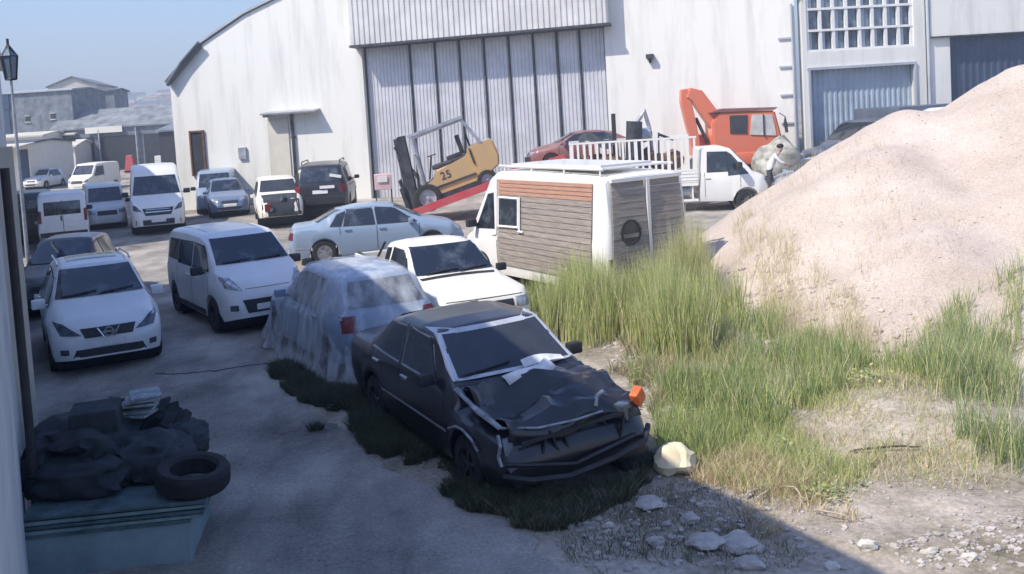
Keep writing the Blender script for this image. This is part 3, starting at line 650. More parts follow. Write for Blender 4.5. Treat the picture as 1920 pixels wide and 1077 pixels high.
# --- white pickup
SP = dict(top=[(-2.1, .72), (-2.08, .80), (-.82, .82), (-.78, .84), (-.70, 1.30), (-.6, 1.39), (-.1, 1.42), (.28, 1.38), (.92, .96), (1.05, .93), (1.85, .84), (2.02, .74), (2.06, .55)],
          belt=[(-2.1, .70), (-.8, .78), (0, .88), (.9, .86), (1.8, .76), (2.06, .52)], wid=[(-2.1, .76), (-1.9, .80), (1.3, .80), (1.9, .76), (2.06, .66)],
          rail=[(-2.1, .72), (-.85, .74), (-.7, .58), (0, .57), (.3, .57), (.92, .70), (1.8, .70), (2.06, .6)], zb=[(-2.1, .36), (-1.8, .26), (1.7, .24), (2.06, .3)], axles=(-1.25, 1.3), R=.35, zc=.30, r=.295,
          side=[[(-.62, .92), (-.36, .92), (-.36, 1.29), (-.56, 1.27)], [(-.26, .92), (.74, .93), (.28, 1.30), (-.24, 1.31)]],
          front=[('windshield', 'x', 1, [[(-.64, .99), (.64, .99), (.53, 1.36), (-.53, 1.36)]], 'G', .008), ('headlight', 'x', 1, [q4(.46, .58, .7, .72)], 'lamp', .01), ('headlight', 'x', 1, [q4(-.7, .58, -.46, .72)], 'lamp', .01),
                 ('grille', 'x', 1, [q4(-.42, .56, .42, .70)], 'plastic', .01), ('bonnet_gap', 'x', 1, [q4(-.6, .745, .6, .755)], 'plastic', .004), ('number_plate', 'x', 1, [q4(-.26, .40, .26, .50)], 'plate', .02),
                 ('windscreen_scuttle', 'z', 1, [[(.93, -.62), (1.02, -.6), (1.02, .6), (.93, .62)]], 'plastic', .004),
                 ('cargo_bed', 'z', 1, [[(-2.0, -.64), (-.88, -.64), (-.88, .64), (-2.0, .64)]], 'rust', .01)],
          seams=[q4(-.31, .34, -.295, .88), q4(.80, .34, .815, .86)], handles=[(-.15, .80)], mirror=(.68, .78, .95), msc=.85, rim='steel')
pk, bv, _ = car('pickup', 'cream white small pickup with open bed in the sun behind the black wreck', 'pickup', (-.5, 15.9), -68, SP, M['cream'], scale=1.05, mirrorm=M['plastic'])
wiper(pk, bv, [((-.5, 1.0), (.05, 1.03)), ((.05, 1.0), (.55, 1.03))])
mb = MB()
for s in (-1, 1): mb.box((-1.46, s*.74, .92), (1.28, .07, .24), bev=.02)
mb.box((-2.06, 0, .92), (.06, 1.5, .24), bev=.02); mb.done('bed_side', M['cream'], pk)
mb = MB()
for s in (-1, 1): mb.tube([(-2.05, s*.72, 1.05), (-.92, s*.72, 1.05), (-.74, s*.6, 1.36)], .022, 6)
mb.done('bed_rail', M['plastic'], pk)
for k in range(4):
    mb = MB(); mb.rock((-1.0-.3*k, .25*math.sin(k*2), .92), .16, k, .6); tag(mb.done('scrap_lump', M[['rust', 'wallg', 'steel', 'wallc'][k]], None, smooth=30), ['rusty brown', 'pale grey', 'dark steel', 'cream'][k]+' lump of scrap lying in the bed of the cream pickup', 'scrap').matrix_world = pk.matrix_basis if 0 else Matrix.Translation(pk.location) @ Matrix.Rotation(R(-68), 4, 'Z')

# --- black wrecked saloon
SK = dict(top=[(-2.12, .62), (-2.10, .90), (-1.98, .96), (-1.42, .98), (-.86, 1.33), (-.6, 1.38), (0, 1.40), (.34, 1.37), (.96, .96), (1.04, .90), (1.1, .80), (1.9, .70), (2.0, .62), (2.06, .50)],
          belt=[(-2.12, .6), (-2, .86), (0, .90), (.9, .89), (1.05, .76), (1.9, .66), (2.06, .46)], wid=[(-2.12, .76), (-2.0, .80), (-1.5, .825), (1.5, .825), (1.95, .79), (2.06, .74)],
          rail=[(-2.12, .68), (-1.5, .71), (-.8, .61), (0, .62), (.36, .62), (.96, .72), (1.1, .66), (2.06, .62)], zb=[(-2.12, .34), (-1.8, .24), (1.7, .22), (2.06, .30)], axles=(-1.2, 1.29), R=.345, zc=.29, r=.285, sm=.02,
          side=[[(-1.22, .95), (-.38, .94), (-.40, 1.30), (-.88, 1.27)], [(-.26, .94), (.62, .94), (.30, 1.29), (-.28, 1.31)]], trim=M['chrome'],
          front=[('windshield_frame', 'x', 1, [[(-.70, .985), (-.645, .985), (-.56, 1.335), (-.605, 1.335)], [(.645, .985), (.70, .985), (.605, 1.335), (.56, 1.335)], [(-.605, 1.325), (.605, 1.325), (.60, 1.362), (-.60, 1.362)], [(-.70, .975), (.70, .975), (.69, 1.0), (-.69, 1.0)]], 'chromet', .016), ('windshield', 'x', 1, [[(-.66, 1.0), (.66, 1.0), (.57, 1.33), (-.57, 1.33)]], 'G', .009),
                 ('rear_window', 'x', -1, [[(-.6, 1.02), (.6, 1.02), (.5, 1.32), (-.5, 1.32)]], 'G', .008), ('tail_lamp', 'x', -1, [q4(.5, .66, .74, .82)], 'tail', .012), ('tail_lamp', 'x', -1, [q4(-.74, .66, -.5, .82)], 'tail', .012)],
          seams=[q4(-.33, .34, -.318, .92), q4(.86, .5, .872, .88), q4(-1.22, .68, -1.208, .92)], handles=[(-.12, .82), (-1.0, .82)], sill=[(-.86, .50), (.9, .50), (.9, .53), (-.86, .53)], sillm='galv', mirror=(.62, .80, .98), msc=.9, rim='steel')
bk, bv, _ = car('wrecked_saloon', 'black old saloon with crumpled bonnet and smashed front sunk in weeds', 'car', (.08, 10.45), -64.5, SK, M['black'], glass=M['dglass'], handle=M['chrome'], z=-.04, mirrorm=M['plastic'], rot=(R(1.2), R(.5), R(-64.5)), scale=1.02)
# crumpled bonnet
def crumple():
    mb = MB(); P = []
    nx, ny = 15, 17
    for i in range(nx+1):
        u = i/nx; row = []
        for j in range(ny+1):
            v = j/ny*2-1; x = 1.02+1.0*u; y = v*(.71-.03*u)
            base = .955-.14*u-.03*abs(v)**3
            buck = .15*math.exp(-((u-.33-.14*v)/.11)**2)*(1-.3*abs(v)) + .09*math.exp(-((u-.72+.25*v)/.12)**2)*(v > -.3) - .11*math.exp(-((u-.52+.1*v)/.10)**2)
            nz_ = .09*noise.noise(Vector((u*3.2, v*2.6, 4)))+.03*(1-2*abs(noise.noise(Vector((u*7, v*6, 1)))))
            edge_ = max(0, (u-.86)/.14); z = base+buck+nz_*.9-.16*edge_**1.5
            row.append(Vector((x-.05*edge_*math.sin(v*5), y+.02*math.sin(u*9), z)))
        P.append(row)
    mb.grid(P); o = mb.done('bonnet', M['black'], bk, smooth=22, nrm=False)
    md = o.modifiers.new('thickness', 'SOLIDIFY'); md.thickness = .006
    return o
crumple()
# torn bright strips, bare fender edge
def ribbon(pts, wd, name, m, parent, up=Vector((0, 0, 1))):
    mb = MB(); A = []; pts = [Vector(p) for p in pts]
    for i, p in enumerate(pts):
        t = (pts[min(i+1, len(pts)-1)]-pts[max(i-1, 0)]).normalized(); s_ = t.cross(up).normalized()
        k = wd*(.7+.5*rnd.random()); A.append([p-s_*k/2, p+Vector((0, 0, .012)), p+s_*k/2])
    mb.grid(A); o = mb.done(name, m, parent, smooth=30, nrm=False); md = o.modifiers.new('t', 'SOLIDIFY'); md.thickness = .004; return o
M['bare'] = mat('bare_scraped_metal', (.42, .43, .45), .5, .2, 0, 9, c2=(.14, .15, .16))
M['paper'] = mat('torn_padding', (.74, .74, .72), .8, 0, .15, 6, bump=.4, bs=12)
ribbon([(1.02, -.72, .955), (1.2, -.75, .93), (1.4, -.765, .905), (1.6, -.77, .88), (1.8, -.77, .86), (1.98, -.76, .83)], .075, 'scraped_fender_edge', M['bare'], bk)
ribbon([(1.36, -.36, 1.04), (1.34, -.2, 1.075), (1.33, -.05, 1.06), (1.30, .1, 1.05), (1.27, .2, 1.10)], .13, 'torn_padding', M['paper'], bk, Vector((.6, 0, .8)))
ribbon([(1.93, .26, .80), (1.86, .33, .87), (1.84, .42, .90)], .06, 'torn_metal', M['bare'], bk)
mb = MB(); mb.tube([(1.02+.84, -.7, .79), (2.0, -.4, .765), (2.02, 0, .76), (2.0, .3, .77)], .012, 6); mb.done('bonnet_edge_trim', M['bare'], bk)
mb = MB(); mb.box((1.98, .72, .82), (.09, .14, .15), Matrix.Rotation(.4, 4, 'Z') @ Matrix.Rotation(.5, 4, 'X'), bev=.02); mb.done('indicator_lamp', M['amber'], bk)
mb = MB(); mb.box((1.96, .58, .72), (.14, .22, .15), Matrix.Rotation(.5, 4, 'Z'), bev=.02); mb.done('headlight', M['dlamp'], bk)
mb = MB(); mb.box((1.9, -.62, .62), (.12, .24, .18), Matrix.Rotation(-.3, 4, 'Y'), bev=.02); mb.done('headlight', M['dlamp'], bk)
mb = MB()
for k in range(9): mb.box((1.98+rnd.uniform(-.05, .08), -.5+k*.12, .58+rnd.uniform(-.04, .04)), (.03, .02, .22), Matrix.Rotation(rnd.uniform(-.5, .5), 4, 'X'))
mb.box((2.04, .0, .70), (.03, 1.2, .03), Matrix.Rotation(.05, 4, 'X')); mb.done('broken_grille', M['plastic'], bk)
mb = MB(); mb.tube([(2.02, -.80, .42), (2.16, -.6, .38), (2.18, -.2, .33), (2.14, .3, .36), (2.12, .68, .44), (1.95, .84, .5)], .028, 8)
mb.tube([(2.0, -.80, .52), (2.10, -.6, .5), (2.12, -.1, .40), (2.08, .6, .5)], .02, 6); mb.done('bent_bumper', M['plastic'], bk, smooth=40)
mb = MB(); mb.tube([(1.62, -.84, .53), (1.52, -.85, .62), (1.36, -.855, .665), (1.2, -.855, .655), (1.02, -.85, .58)], .014, 6); mb.done('arch_lip', M['bare'], bk)
mb = MB(); mb.tube([(1.98, -.8, .78), (2.03, -.81, .7), (2.0, -.82, .6), (2.05, -.82, .52)], .018, 6); mb.done('torn_edge', M['bare'], bk)
wiper(bk, bv, [((-.6, 1.01), (-.05, 1.05))])
mb = MB(); mb.grid([[Vector((1.0, y, 1.0+.03*math.sin(y*5))) for y in np.arange(.05, .6, .08)], [Vector((.93, y, 1.06+.035*math.sin(y*7))) for y in np.arange(.05, .6, .08)]]); mb.done('white_rag', M['paper'], bk, nrm=False)

# --- car under a plastic cover (same pose as its neighbours but tail towards us)
SC = dict(S2); SC.update(mirror=(.6, .78, .98))
cvp, cvh = (-1.95, 14.75), 117
cc, bvc, _ = car('covered_car', 'dusty saloon wrapped in ragged translucent white plastic with one tail lamp showing', 'car', cvp, cvh, SC, M['silver'], glass=M['dglass'])
mc = bpy.data.materials.new('plastic_film'); mc.use_nodes = True
t_ = mc.node_tree; p_ = t_.nodes['Principled BSDF']; p_.inputs['Base Color'].default_value = (.70, .73, .77, 1); p_.inputs['Roughness'].default_value = .35
tr = t_.nodes.new('ShaderNodeBsdfTransparent'); mxs = t_.nodes.new('ShaderNodeMixShader'); nzz = t_.nodes.new('ShaderNodeTexNoise'); nzz.inputs['Scale'].default_value = 1.0; nzz.inputs['Detail'].default_value = 5
tcc = t_.nodes.new('ShaderNodeTexCoord'); mpp = t_.nodes.new('ShaderNodeMapping'); mpp.inputs['Scale'].default_value = (5, 5, .7); t_.links.new(tcc.outputs['Object'], mpp.inputs[0]); t_.links.new(mpp.outputs[0], nzz.inputs['Vector'])
mr = t_.nodes.new('ShaderNodeMapRange'); mr.inputs['From Min'].default_value = .3; mr.inputs['From Max'].default_value = .7; mr.inputs['To Min'].default_value = .06; mr.inputs['To Max'].default_value = .55
t_.links.new(nzz.outputs['Fac'], mr.inputs['Value']); t_.links.new(mr.outputs[0], mxs.inputs[0]); t_.links.new(tr.outputs[0], mxs.inputs[1]); t_.links.new(p_.outputs[0], mxs.inputs[2])
t_.links.new(mxs.outputs[0], t_.nodes['Material Output'].inputs[0]); M['film'] = mc
def cover():
    b = shell(SC); bvh = BVHTree.FromBMesh(b); b.free()
    mb = MB(); rows = []
    NA, NR = 150, 30
    for r_ in range(NR+1):
        row = []
        for k in range(NA+1):
            a = 2*math.pi*(k % NA)/NA; t = r_/NR
            ca, sa = math.cos(a), math.sin(a)
            # superellipse plan
            e = .62; ex = math.copysign(abs(ca)**e, ca)*2.02; ey = math.copysign(abs(sa)**e, sa)*.86
            pl = 5.2*noise.noise(Vector((math.cos(a)*3.2, math.sin(a)*3.2, 7)))
            fold = .5*math.sin(a*26+pl)+.5*math.sin(a*41+2*pl)
            if t < .62:
                s = (t/.62)**.8; x, y = ex*s, ey*s
                h, nn, _, _ = bvh.ray_cast(Vector((x, y, 5)), Vector((0, 0, -1)))
                z = h.z if h else .8
                z = max(z, .70)+.03+.014*fold*s**3+.012*noise.noise(Vector((x*2, y*2, 0)))
            else:
                s = (t-.62)/.38; zt_ = rows[-1][k].z if t < .65 and rows else 0
                z0 = ztop[k]; 
                fl = 1+.03*s+.17*s*s
                hem = .03+.10*abs(noise.noise(Vector((ca*4, sa*4, 3)))) + (.42 if 2.62 < a < 3.35 else 0)*1
                x = ex*fl+ca*.05*fold*s; y = ey*fl+sa*.09*fold*s; z = z0+(hem-z0)*s
            row.append(Vector((x, y, z)))
        if r_/NR <= .62: ztop = [p.z for p in row]
        rows.append(row)
    mb.grid(rows); o = mb.done('plastic_cover', M['film'], None, smooth=60, nrm=False)
    o.location = (*cvp, ground(*cvp)+.01); o.rotation_euler = (0, 0, R(cvh)); return tag(o, 'ragged translucent white plastic sheet draped over the saloon beside the black wreck', 'plastic cover')
cover()

# --- white minibus
ST = dict(top=[(-2.75, .8), (-2.74, 2.2), (-2.6, 2.48), (-1, 2.55), (.9, 2.52), (1.35, 2.40), (1.50, 2.24), (2.12, 1.42), (2.2, 1.34), (2.5, 1.18), (2.68, 1.0), (2.76, .7)],
          belt=[(-2.75, .8), (-2.6, 1.3), (2.0, 1.28), (2.5, 1.05), (2.76, .66)], wid=[(-2.75, .92), (-2.5, 1.0), (1.9, 1.0), (2.4, .95), (2.65, .82), (2.76, .66)],
          rail=[(-2.75, .84), (-1, .84), (1.0, .83), (1.5, .82), (2.12, .92), (2.5, .84), (2.76, .6)], zb=[(-2.75, .42), (-2.3, .3), (2.3, .28), (2.76, .34)], axles=(-1.7, 1.75), R=.43, zc=.36, r=.355,
          side=[[(-2.5, 1.4), (-1.3, 1.4), (-1.3, 2.05), (-2.5, 2.05)], [(-1.2, 1.4), (.4, 1.4), (.4, 2.05), (-1.2, 2.05)], [(.55, 1.36), (1.8, 1.34), (1.35, 2.0), (.55, 2.04)]],
          front=[('windshield', 'x', 1, [[(-.86, 1.46), (.86, 1.46), (.74, 2.14), (-.74, 2.14)]], 'G', .01), ('headlight', 'x', 1, [[(.56, .86), (.86, .92), (.88, 1.14), (.74, 1.06)]], 'dlamp', .012), ('headlight', 'x', 1, [mir([(.56, .86), (.86, .92), (.88, 1.14), (.74, 1.06)])], 'dlamp', .012),
                 ('grille', 'x', 1, [[(-.46, .72), (.46, .72), (.56, .98), (-.56, .98)]], 'plastic', .012), ('grille_bar', 'x', 1, [q4(-.46, .82, .46, .86), q4(-.42, .92, .42, .945)], 'chrome', .02),
                 ('number_plate', 'x', 1, [q4(-.26, .46, .26, .58)], 'plate', .03), ('bumper', 'x', 1, [q4(-.8, .36, .8, .56)], 'plastic', .012), ('rear_window', 'x', -1, [q4(-.7, 1.45, .7, 2.1)], 'G', .01)],
          seams=[q4(.48, .4, .5, 2.05), q4(1.75, .8, 1.77, 1.3)], handles=[(.6, 1.15)], mirror=(1.75, 1.0, 1.5), msc=1.3, rim='steel')
car('minibus', 'white minibus driving towards us along the lane in the sun', 'minibus', (-11.95, 36.6), -71, ST, M['white'], scale=.98, mirrorm=M['plastic'])

# --- timber clad van
SW = dict(top=[(-2.52, .9), (-2.50, 1.7), (-2.44, 2.38), (-2.3, 2.44), (0, 2.50), (1.2, 2.48), (1.55, 2.34), (2.05, 1.62), (2.3, 1.22), (2.42, 1.16), (2.85, 1.0), (2.95, .7)],
          belt=[(-2.52, .88), (-2.4, 1.35), (2.1, 1.2), (2.6, 1.0), (2.95, .66)], wid=[(-2.52, .98), (-2.3, 1.0), (2.1, 1.0), (2.6, .94), (2.95, .7)],
          rail=[(-2.52, .86), (0, .87), (1.3, .86), (1.6, .82), (2.2, .90), (2.95, .6)], zb=[(-2.52, .45), (-2.3, .34), (2.5, .3), (2.95, .36)], axles=(-1.5, 1.85), R=.40, zc=.34, r=.335, sm=.02,
          side=[[(1.30, 1.28), (2.06, 1.24), (1.62, 1.96), (1.36, 2.0)]],
          front=[('windshield', 'x', 1, [[(-.84, 1.28), (.84, 1.28), (.72, 2.2), (-.72, 2.2)]], 'G', .01), ('headlight', 'x', 1, [q4(.56, .75, .82, .95)], 'lamp', .01), ('headlight', 'x', 1, [q4(-.82, .75, -.56, .95)], 'lamp', .01),
                 ('tail_lamp', 'x', -1, [q4(.86, .62, .95, .98)], 'rust', .012), ('tail_lamp', 'x', -1, [q4(-.95, .62, -.86, .98)], 'rust', .012)],
          seams=[q4(1.18, .4, 1.2, 2.3)], handles=[(1.28, 1.15)], mirror=(2.0, 1.0, 1.35), msc=1.2, rim='rust')
wv, bvw, _ = car('timber_clad_van', 'white high roof van clad in weathered grey boards with reddish top band', 'van', (2.15, 18.95), 119, SW, M['white'], scale=1.0, mirrorm=M['plastic'])
M['board'] = mat('weathered_boards', (.37, .325, .28), .85, 0, 0, 2.2, c2=(.23, .195, .165), bump=.5, bs=6, stretch=(1.2, 1, 14))
M['rboard'] = mat('reddish_boards', (.50, .28, .19), .8, 0, 0, 2.2, c2=(.37, .20, .14), bump=.4, bs=6, stretch=(1.2, 1, 14))
def boards(name, m, x0, x1, z0, z1, s, n, y=None):
    mb = MB(); h = (z1-z0)/n
    for k in range(n):
        za, zb_ = z0+k*h, z0+(k+1)*h-.012
        for x_a, x_b in ((x0, x1),):
            q = [(x_a, za), (x_b, za), (x_b, zb_), (x_a, zb_)]
            conform(bvw, mb, q, 'y', s, .028+.006*rnd.random(), 10, 1)
    o = mb.done(name, m, wv, nrm=False); md = o.modifiers.new('t', 'SOLIDIFY'); md.thickness = .018; md.offset = 1 if s > 0 else -1; return o
boards('reddish_cladding', M['rboard'], -2.1, 1.12, 2.0, 2.32, 1, 4); boards('grey_cladding', M['board'], -2.1, 1.12, .55, 2.0, 1, 13)
boards('grey_cladding', M['board'], -2.1, 1.12, .55, 2.3, -1, 15)
mb = MB()
for (y0, y1) in ((.06, .80), (-.80, -.06)):
    for k in range(13):
        za = .7+k*.125; kk = (za-.7)/1.62; w0 = y0; w1 = y1
        if y1 > .5: w1 = .88-.10*kk
        else: w0 = -.88+.10*kk
        conform(bvw, mb, [(w0, za), (w1, za), (w1, za+.115), (w0, za+.115)], 'x', -1, .02+.005*rnd.random(), 3, 1)
mb.done('rear_cladding', M['board'], wv, nrm=False).modifiers.new('t', 'SOLIDIFY').thickness = .015
mb = MB(); mb.box((-2.52, 0, 1.5), (.05, .07, 1.7)); mb.box((-2.50, 0, 2.36), (.06, 1.62, .06)); mb.done('door_post', M['white'], wv)
mb = MB(); mb.lathe([(.19, -2.56), (.23, -2.56), (.23, -2.53), (.19, -2.53)], 24, (0, 0, 0), closed=True)
for v in mb.b.verts: v.co = Vector((v.co.y, v.co.x+.45, v.co.z+1.42))
pr = mb.done('porthole', M['steel'], wv)
mb = MB(); mb.lathe([(.19, -2.545), (.001, -2.545)], 24)
for v in mb.b.verts: v.co = Vector((v.co.y, v.co.x+.45, v.co.z+1.42))
mb.done('pane', M['dglass'], pr)
mb = MB(); conform(bvw, mb, [(.30, 1.38), (1.02, 1.36), (1.02, 1.92), (.30, 1.92)], 'y', 1, .045, 4, 4); wf = mb.done('window', M['glass'], wv, nrm=False)
mb = MB()
for a, b in (((.28, 1.36), (1.05, 1.34)), ((1.05, 1.34), (1.05, 1.94)), ((1.05, 1.94), (.28, 1.94)), ((.28, 1.94), (.28, 1.36)), ((.10, 1.28), (.28, 1.28)), ((.24, 1.28), (.24, 1.98))):
    P = []
    for t in (0, .5, 1):
        h, nn, _, _ = bvw.ray_cast(Vector((a[0]+(b[0]-a[0])*t, 9, a[1]+(b[1]-a[1])*t)), Vector((0, -1, 0))); P.append(h+Vector((0, .06, 0)))
    mb.tube(P, .028, 4)
mb.done('frame', M['white'], wf)
mb = MB(); mb.tube([(-2.3, .8, 2.56), (1.2, .8, 2.58)], .03, 6); mb.tube([(-2.3, -.8, 2.56), (1.2, -.8, 2.58)], .03, 6)
for x in (-2.2, -1.1, 0, 1.0): mb.tube([(x, -.8, 2.57), (x, .8, 2.57)], .025, 6); mb.tube([(x, .8, 2.4), (x, .8, 2.57)], .02, 5)
mb.box((-.6, .1, 2.6), (3.0, 1.2, .05)); mb.done('roof_rack', M['white'], wv)

# --- flatbed truck with slatted sides
SB = dict(top=[(.36, .9), (.37, 2.02), (.46, 2.12), (1.1, 2.14), (1.42, 2.04), (1.95, 1.45), (2.1, 1.26), (2.45, 1.12), (2.62, .95), (2.68, .7)],
          belt=[(.36, .9), (.4, 1.28), (1.9, 1.24), (2.4, 1.02), (2.68, .66)], wid=[(.36, .97), (1.9, .98), (2.3, .95), (2.55, .84), (2.68, .68)],
          rail=[(.36, .84), (1.4, .82), (2.0, .90), (2.68, .62)], zb=[(.36, .36), (2.3, .3), (2.68, .36)], axles=(1.85,), R=.41, zc=.35, r=.345, sm=.02,
          side=[[(.62, 1.32), (1.26, 1.32), (1.26, 1.94), (.66, 1.96)], [(1.30, 1.18), (1.92, 1.22), (1.42, 1.86), (1.30, 1.93)]],
          front=[('windshield', 'x', 1, [[(-.84, 1.34), (.84, 1.34), (.74, 1.98), (-.74, 1.98)]], 'G', .01), ('headlight', 'x', 1, [q4(.56, .78, .84, 1.0)], 'lamp', .01), ('headlight', 'x', 1, [q4(-.84, .78, -.56, 1.0)], 'lamp', .01),
                 ('grille', 'x', 1, [q4(-.45, .62, .45, .9)], 'plastic', .01), ('bumper', 'x', 1, [q4(-.78, .36, .78, .55)], 'plastic', .012)],
          seams=[q4(.52, .42, .535, 1.3), q4(1.66, .78, 1.675, 1.25)], handles=[(.62, 1.12)], mirror=(1.6, 1.02, 1.5), msc=1.6, rim='steel', spokes=8)
tb, bvt, _ = car('flatbed_truck', 'white flatbed truck with tall slatted bed sides loaded with scrap', 'truck', (7.65, 31.6), -7, SB, M['white'], mirrorm=M['plastic'])
mb = MB(); mb.box((-1.75, 0, .95), (4.1, 2.06, .10)); mb.box((-1.75, 0, .72), (4.1, .8, .2)); tbf = mb.done('bed_floor', M['white'], tb)
for s in (-1, 1):
    mb = MB(); mb.box((-1.75, s*1.02, 1.2), (4.1, .04, .38), bev=.008)
    for z in (1.09, 1.2, 1.31): mb.box((-1.75, s*1.045, z), (4.08, .015, .02))
    mb.done('side_panel', M['white'], tb)
    mb = MB()
    for k in range(20): mb.box((-3.76+k*.21, s*1.02, 1.95), (.07 if k % 5 else .11, .035, 1.1))
    for z in (1.42, 2.5): mb.box((-1.75, s*1.02, z), (4.1, .05, .06))
    mb.done('slatted_side', M['white'], tb)
mb = MB()
for k in range(9): mb.box((-3.82, -.9+k*.225, 1.92), (.035, .08, 1.15))
for z in (1.38, 1.95, 2.5): mb.box((-3.82, 0, z), (.05, 2.0, .06))
mb.box((-3.82, 0, 1.16), (.04, 2.06, .4)); mb.done('tailgate', M['white'], tb)
wheel(tb, -2.3, -.88, .345, .24, 'steel', 8); wheel(tb, -2.3, .88, .345, .24, 'steel', 8)
mb = MB(); mb.tube([(-.45, -.75, .7), (.05, -.75, .7)], .17, 14); mb.done('fuel_tank', M['galv'], tb); mb = MB(); mb.box((-.3, -.95, .42), (1.2, .04, .08)); mb.box((.12, -.95, .65), (.05, .05, .5)); mb.done('side_guard', M['white'], tb)
def onto(root, o):
    o.matrix_world = Matrix.Translation(root.location) @ root.rotation_euler.to_matrix().to_4x4() @ Matrix.Translation(o.location) if 0 else o.matrix_basis
TM = Matrix.Translation(tb.location) @ Matrix.Rotation(R(-7), 4, 'Z')
def load(name, fn, m, label, cat, **k):
    mb = MB(); fn(mb); o = mb.done(name, M[m], None, **k); o.matrix_world = TM @ Matrix.Diagonal((1, 1, 1.2, 1)); tag(o, label, cat, 'scrap loaded on the flatbed'); return o
load('scrap_drum', lambda b: b.tube([(-1.75, -.4, 1.0), (-1.62, -.38, 2.6)], .27, 14), 'steel', 'tall dark drum standing in the slatted truck bed', 'drum')
load('scrap_post', lambda b: b.box((-2.3, -.2, 1.9), (.14, .14, 1.9)), 'plastic', 'black square post standing upright among the truck scrap', 'post')
load('bent_tube', lambda b: (b.tube([(-1.95, .2, 1.1), (-1.7, .1, 2.3), (-1.35, 0, 2.75), (-1.25, 0, 2.9), (-1.1, .1, 2.4), (-1.0, .2, 1.2)], .07, 8), b.rock((-1.3, 0, 2.2), .3, 3)), 'galv', 'grey bundle of bent tube rising above the truck bed', 'scrap metal')
load('scrap_sheet', lambda b: b.grid([[Vector((-3.5+i*.25, -.6+j*.5, 2.0+.15*math.sin(i*1.3)+.12*j)) for j in range(3)] for i in range(6)]), 'steel', 'dark buckled sheet lying across the rear of the truck load', 'sheet metal', nrm=False)
load('scrap_heap', lambda b: [b.rock((-3.3+.42*k, rnd.uniform(-.4, .4), 1.3+rnd.uniform(0, .3)), .38, k, .7) for k in range(8)], 'rust', 'rusty heap of small scrap filling the slatted truck bed', 'scrap')
load('chair_frame', lambda b: (b.tube([(-.9, -.5, 1.0), (-.85, -.5, 2.25)], .03, 6), b.tube([(-.55, -.5, 1.0), (-.55, -.5, 2.1)], .03, 6), b.tube([(-.85, -.5, 2.2), (-.3, -.3, 2.0)], .04, 6)), 'steel', 'dark thin metal frame standing just behind the truck cab', 'metal frame')

# --- small cars and vans
def tint(base, **k):
    d = dict(base); d.update(k); return d
SV = dict(top=[(-2.15, .8), (-2.13, 1.6), (-2.05, 1.92), (-1.9, 1.98), (-.6, 2.02), (.7, 1.98), (.95, 1.86), (1.5, 1.18), (1.62, 1.12), (2.0, .98), (2.12, .8), (2.18, .55)],
          belt=[(-2.15, .78), (-2.05, 1.12), (1.4, 1.06), (2.0, .88), (2.18, .5)], wid=[(-2.15, .84), (-1.9, .88), (1.4, .88), (1.9, .82), (2.1, .7), (2.18, .55)],
          rail=[(-2.15, .78), (0, .78), (.9, .75), (1.5, .8), (2.0, .7), (2.18, .48)], zb=[(-2.15, .4), (-1.8, .26), (1.8, .24), (2.18, .32)], axles=(-1.35, 1.35), R=.37, zc=.31, r=.305,
          side=[[(.05, 1.14), (1.2, 1.14), (.82, 1.72), (.05, 1.76)]],
          front=[('windshield', 'x', 1, [[(-.72, 1.24), (.72, 1.24), (.66, 1.84), (-.66, 1.84)]], 'G', .01), ('headlight', 'x', 1, [q4(.48, .72, .76, .92)], 'lamp', .01), ('headlight', 'x', 1, [q4(-.76, .72, -.48, .92)], 'lamp', .01), ('grille', 'x', 1, [q4(-.42, .66, .42, .86)], 'plastic', .01),
                 ('number_plate', 'x', 1, [q4(-.26, .42, .26, .53)], 'plate', .02), ('rear_window', 'x', -1, [q4(-.62, 1.22, .62, 1.7)], 'G', .012), ('tail_lamp', 'x', -1, [q4(.72, .95, .82, 1.4)], 'tail', .012), ('tail_lamp', 'x', -1, [q4(-.82, .95, -.72, 1.4)], 'tail', .012),
                 ('number_plate', 'x', -1, [q4(-.5, .78, -.1, .9)], 'plate', .02), ('door_split', 'x', -1, [q4(-.01, .5, .01, 1.75)], 'plastic', .006), ('bumper', 'x', -1, [q4(-.8, .42, .8, .6)], 'plastic', .014), ('door_handle', 'x', -1, [q4(.03, 1.0, .08, 1.18)], 'plastic', .02)],
          seams=[q4(0, .4, .015, 1.76)], handles=[(.12, 1.0)], mirror=(1.15, .88, 1.2), msc=1.2, rim='steel')
car('panel_van', 'pale grey panel van seen from behind in shade on the left side of the lane', 'van', (-14.45, 33.8), 113, SV, M['whitegrey'], scale=.94, mirrorm=M['plastic'])
car('parked_van', 'white van just beyond the grey panel van with only its flank and front wheel showing', 'van', (-15.0, 39.2), -66, SV, M['white'], scale=.9, mirrorm=M['plastic'])
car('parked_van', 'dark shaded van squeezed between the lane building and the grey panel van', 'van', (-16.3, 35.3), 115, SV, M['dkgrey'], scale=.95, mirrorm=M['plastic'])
car('parked_van', 'dirty silver van with pale sunlit bonnet furthest along the hangar wall', 'van', (-10.9, 41.9), -80, SV, M['silver'], scale=.93, mirrorm=M['plastic'])
car('hatchback', 'dark blue hatchback with white plate at the foot of the hangar wall', 'car', (-9.85, 39.2), -72, S2, M['blue'])
car('distant_van', 'small white van parked far off at the end of the lane', 'van', (-25.8, 66.0), -100, SV, M['cream'], scale=1, mirrorm=M['plastic'], z=ground(-27.6, 66))
car('distant_car', 'white car parked far off left of the small white van', 'car', (-31.5, 71), -95, S2, M['white'], z=ground(-31, 71))
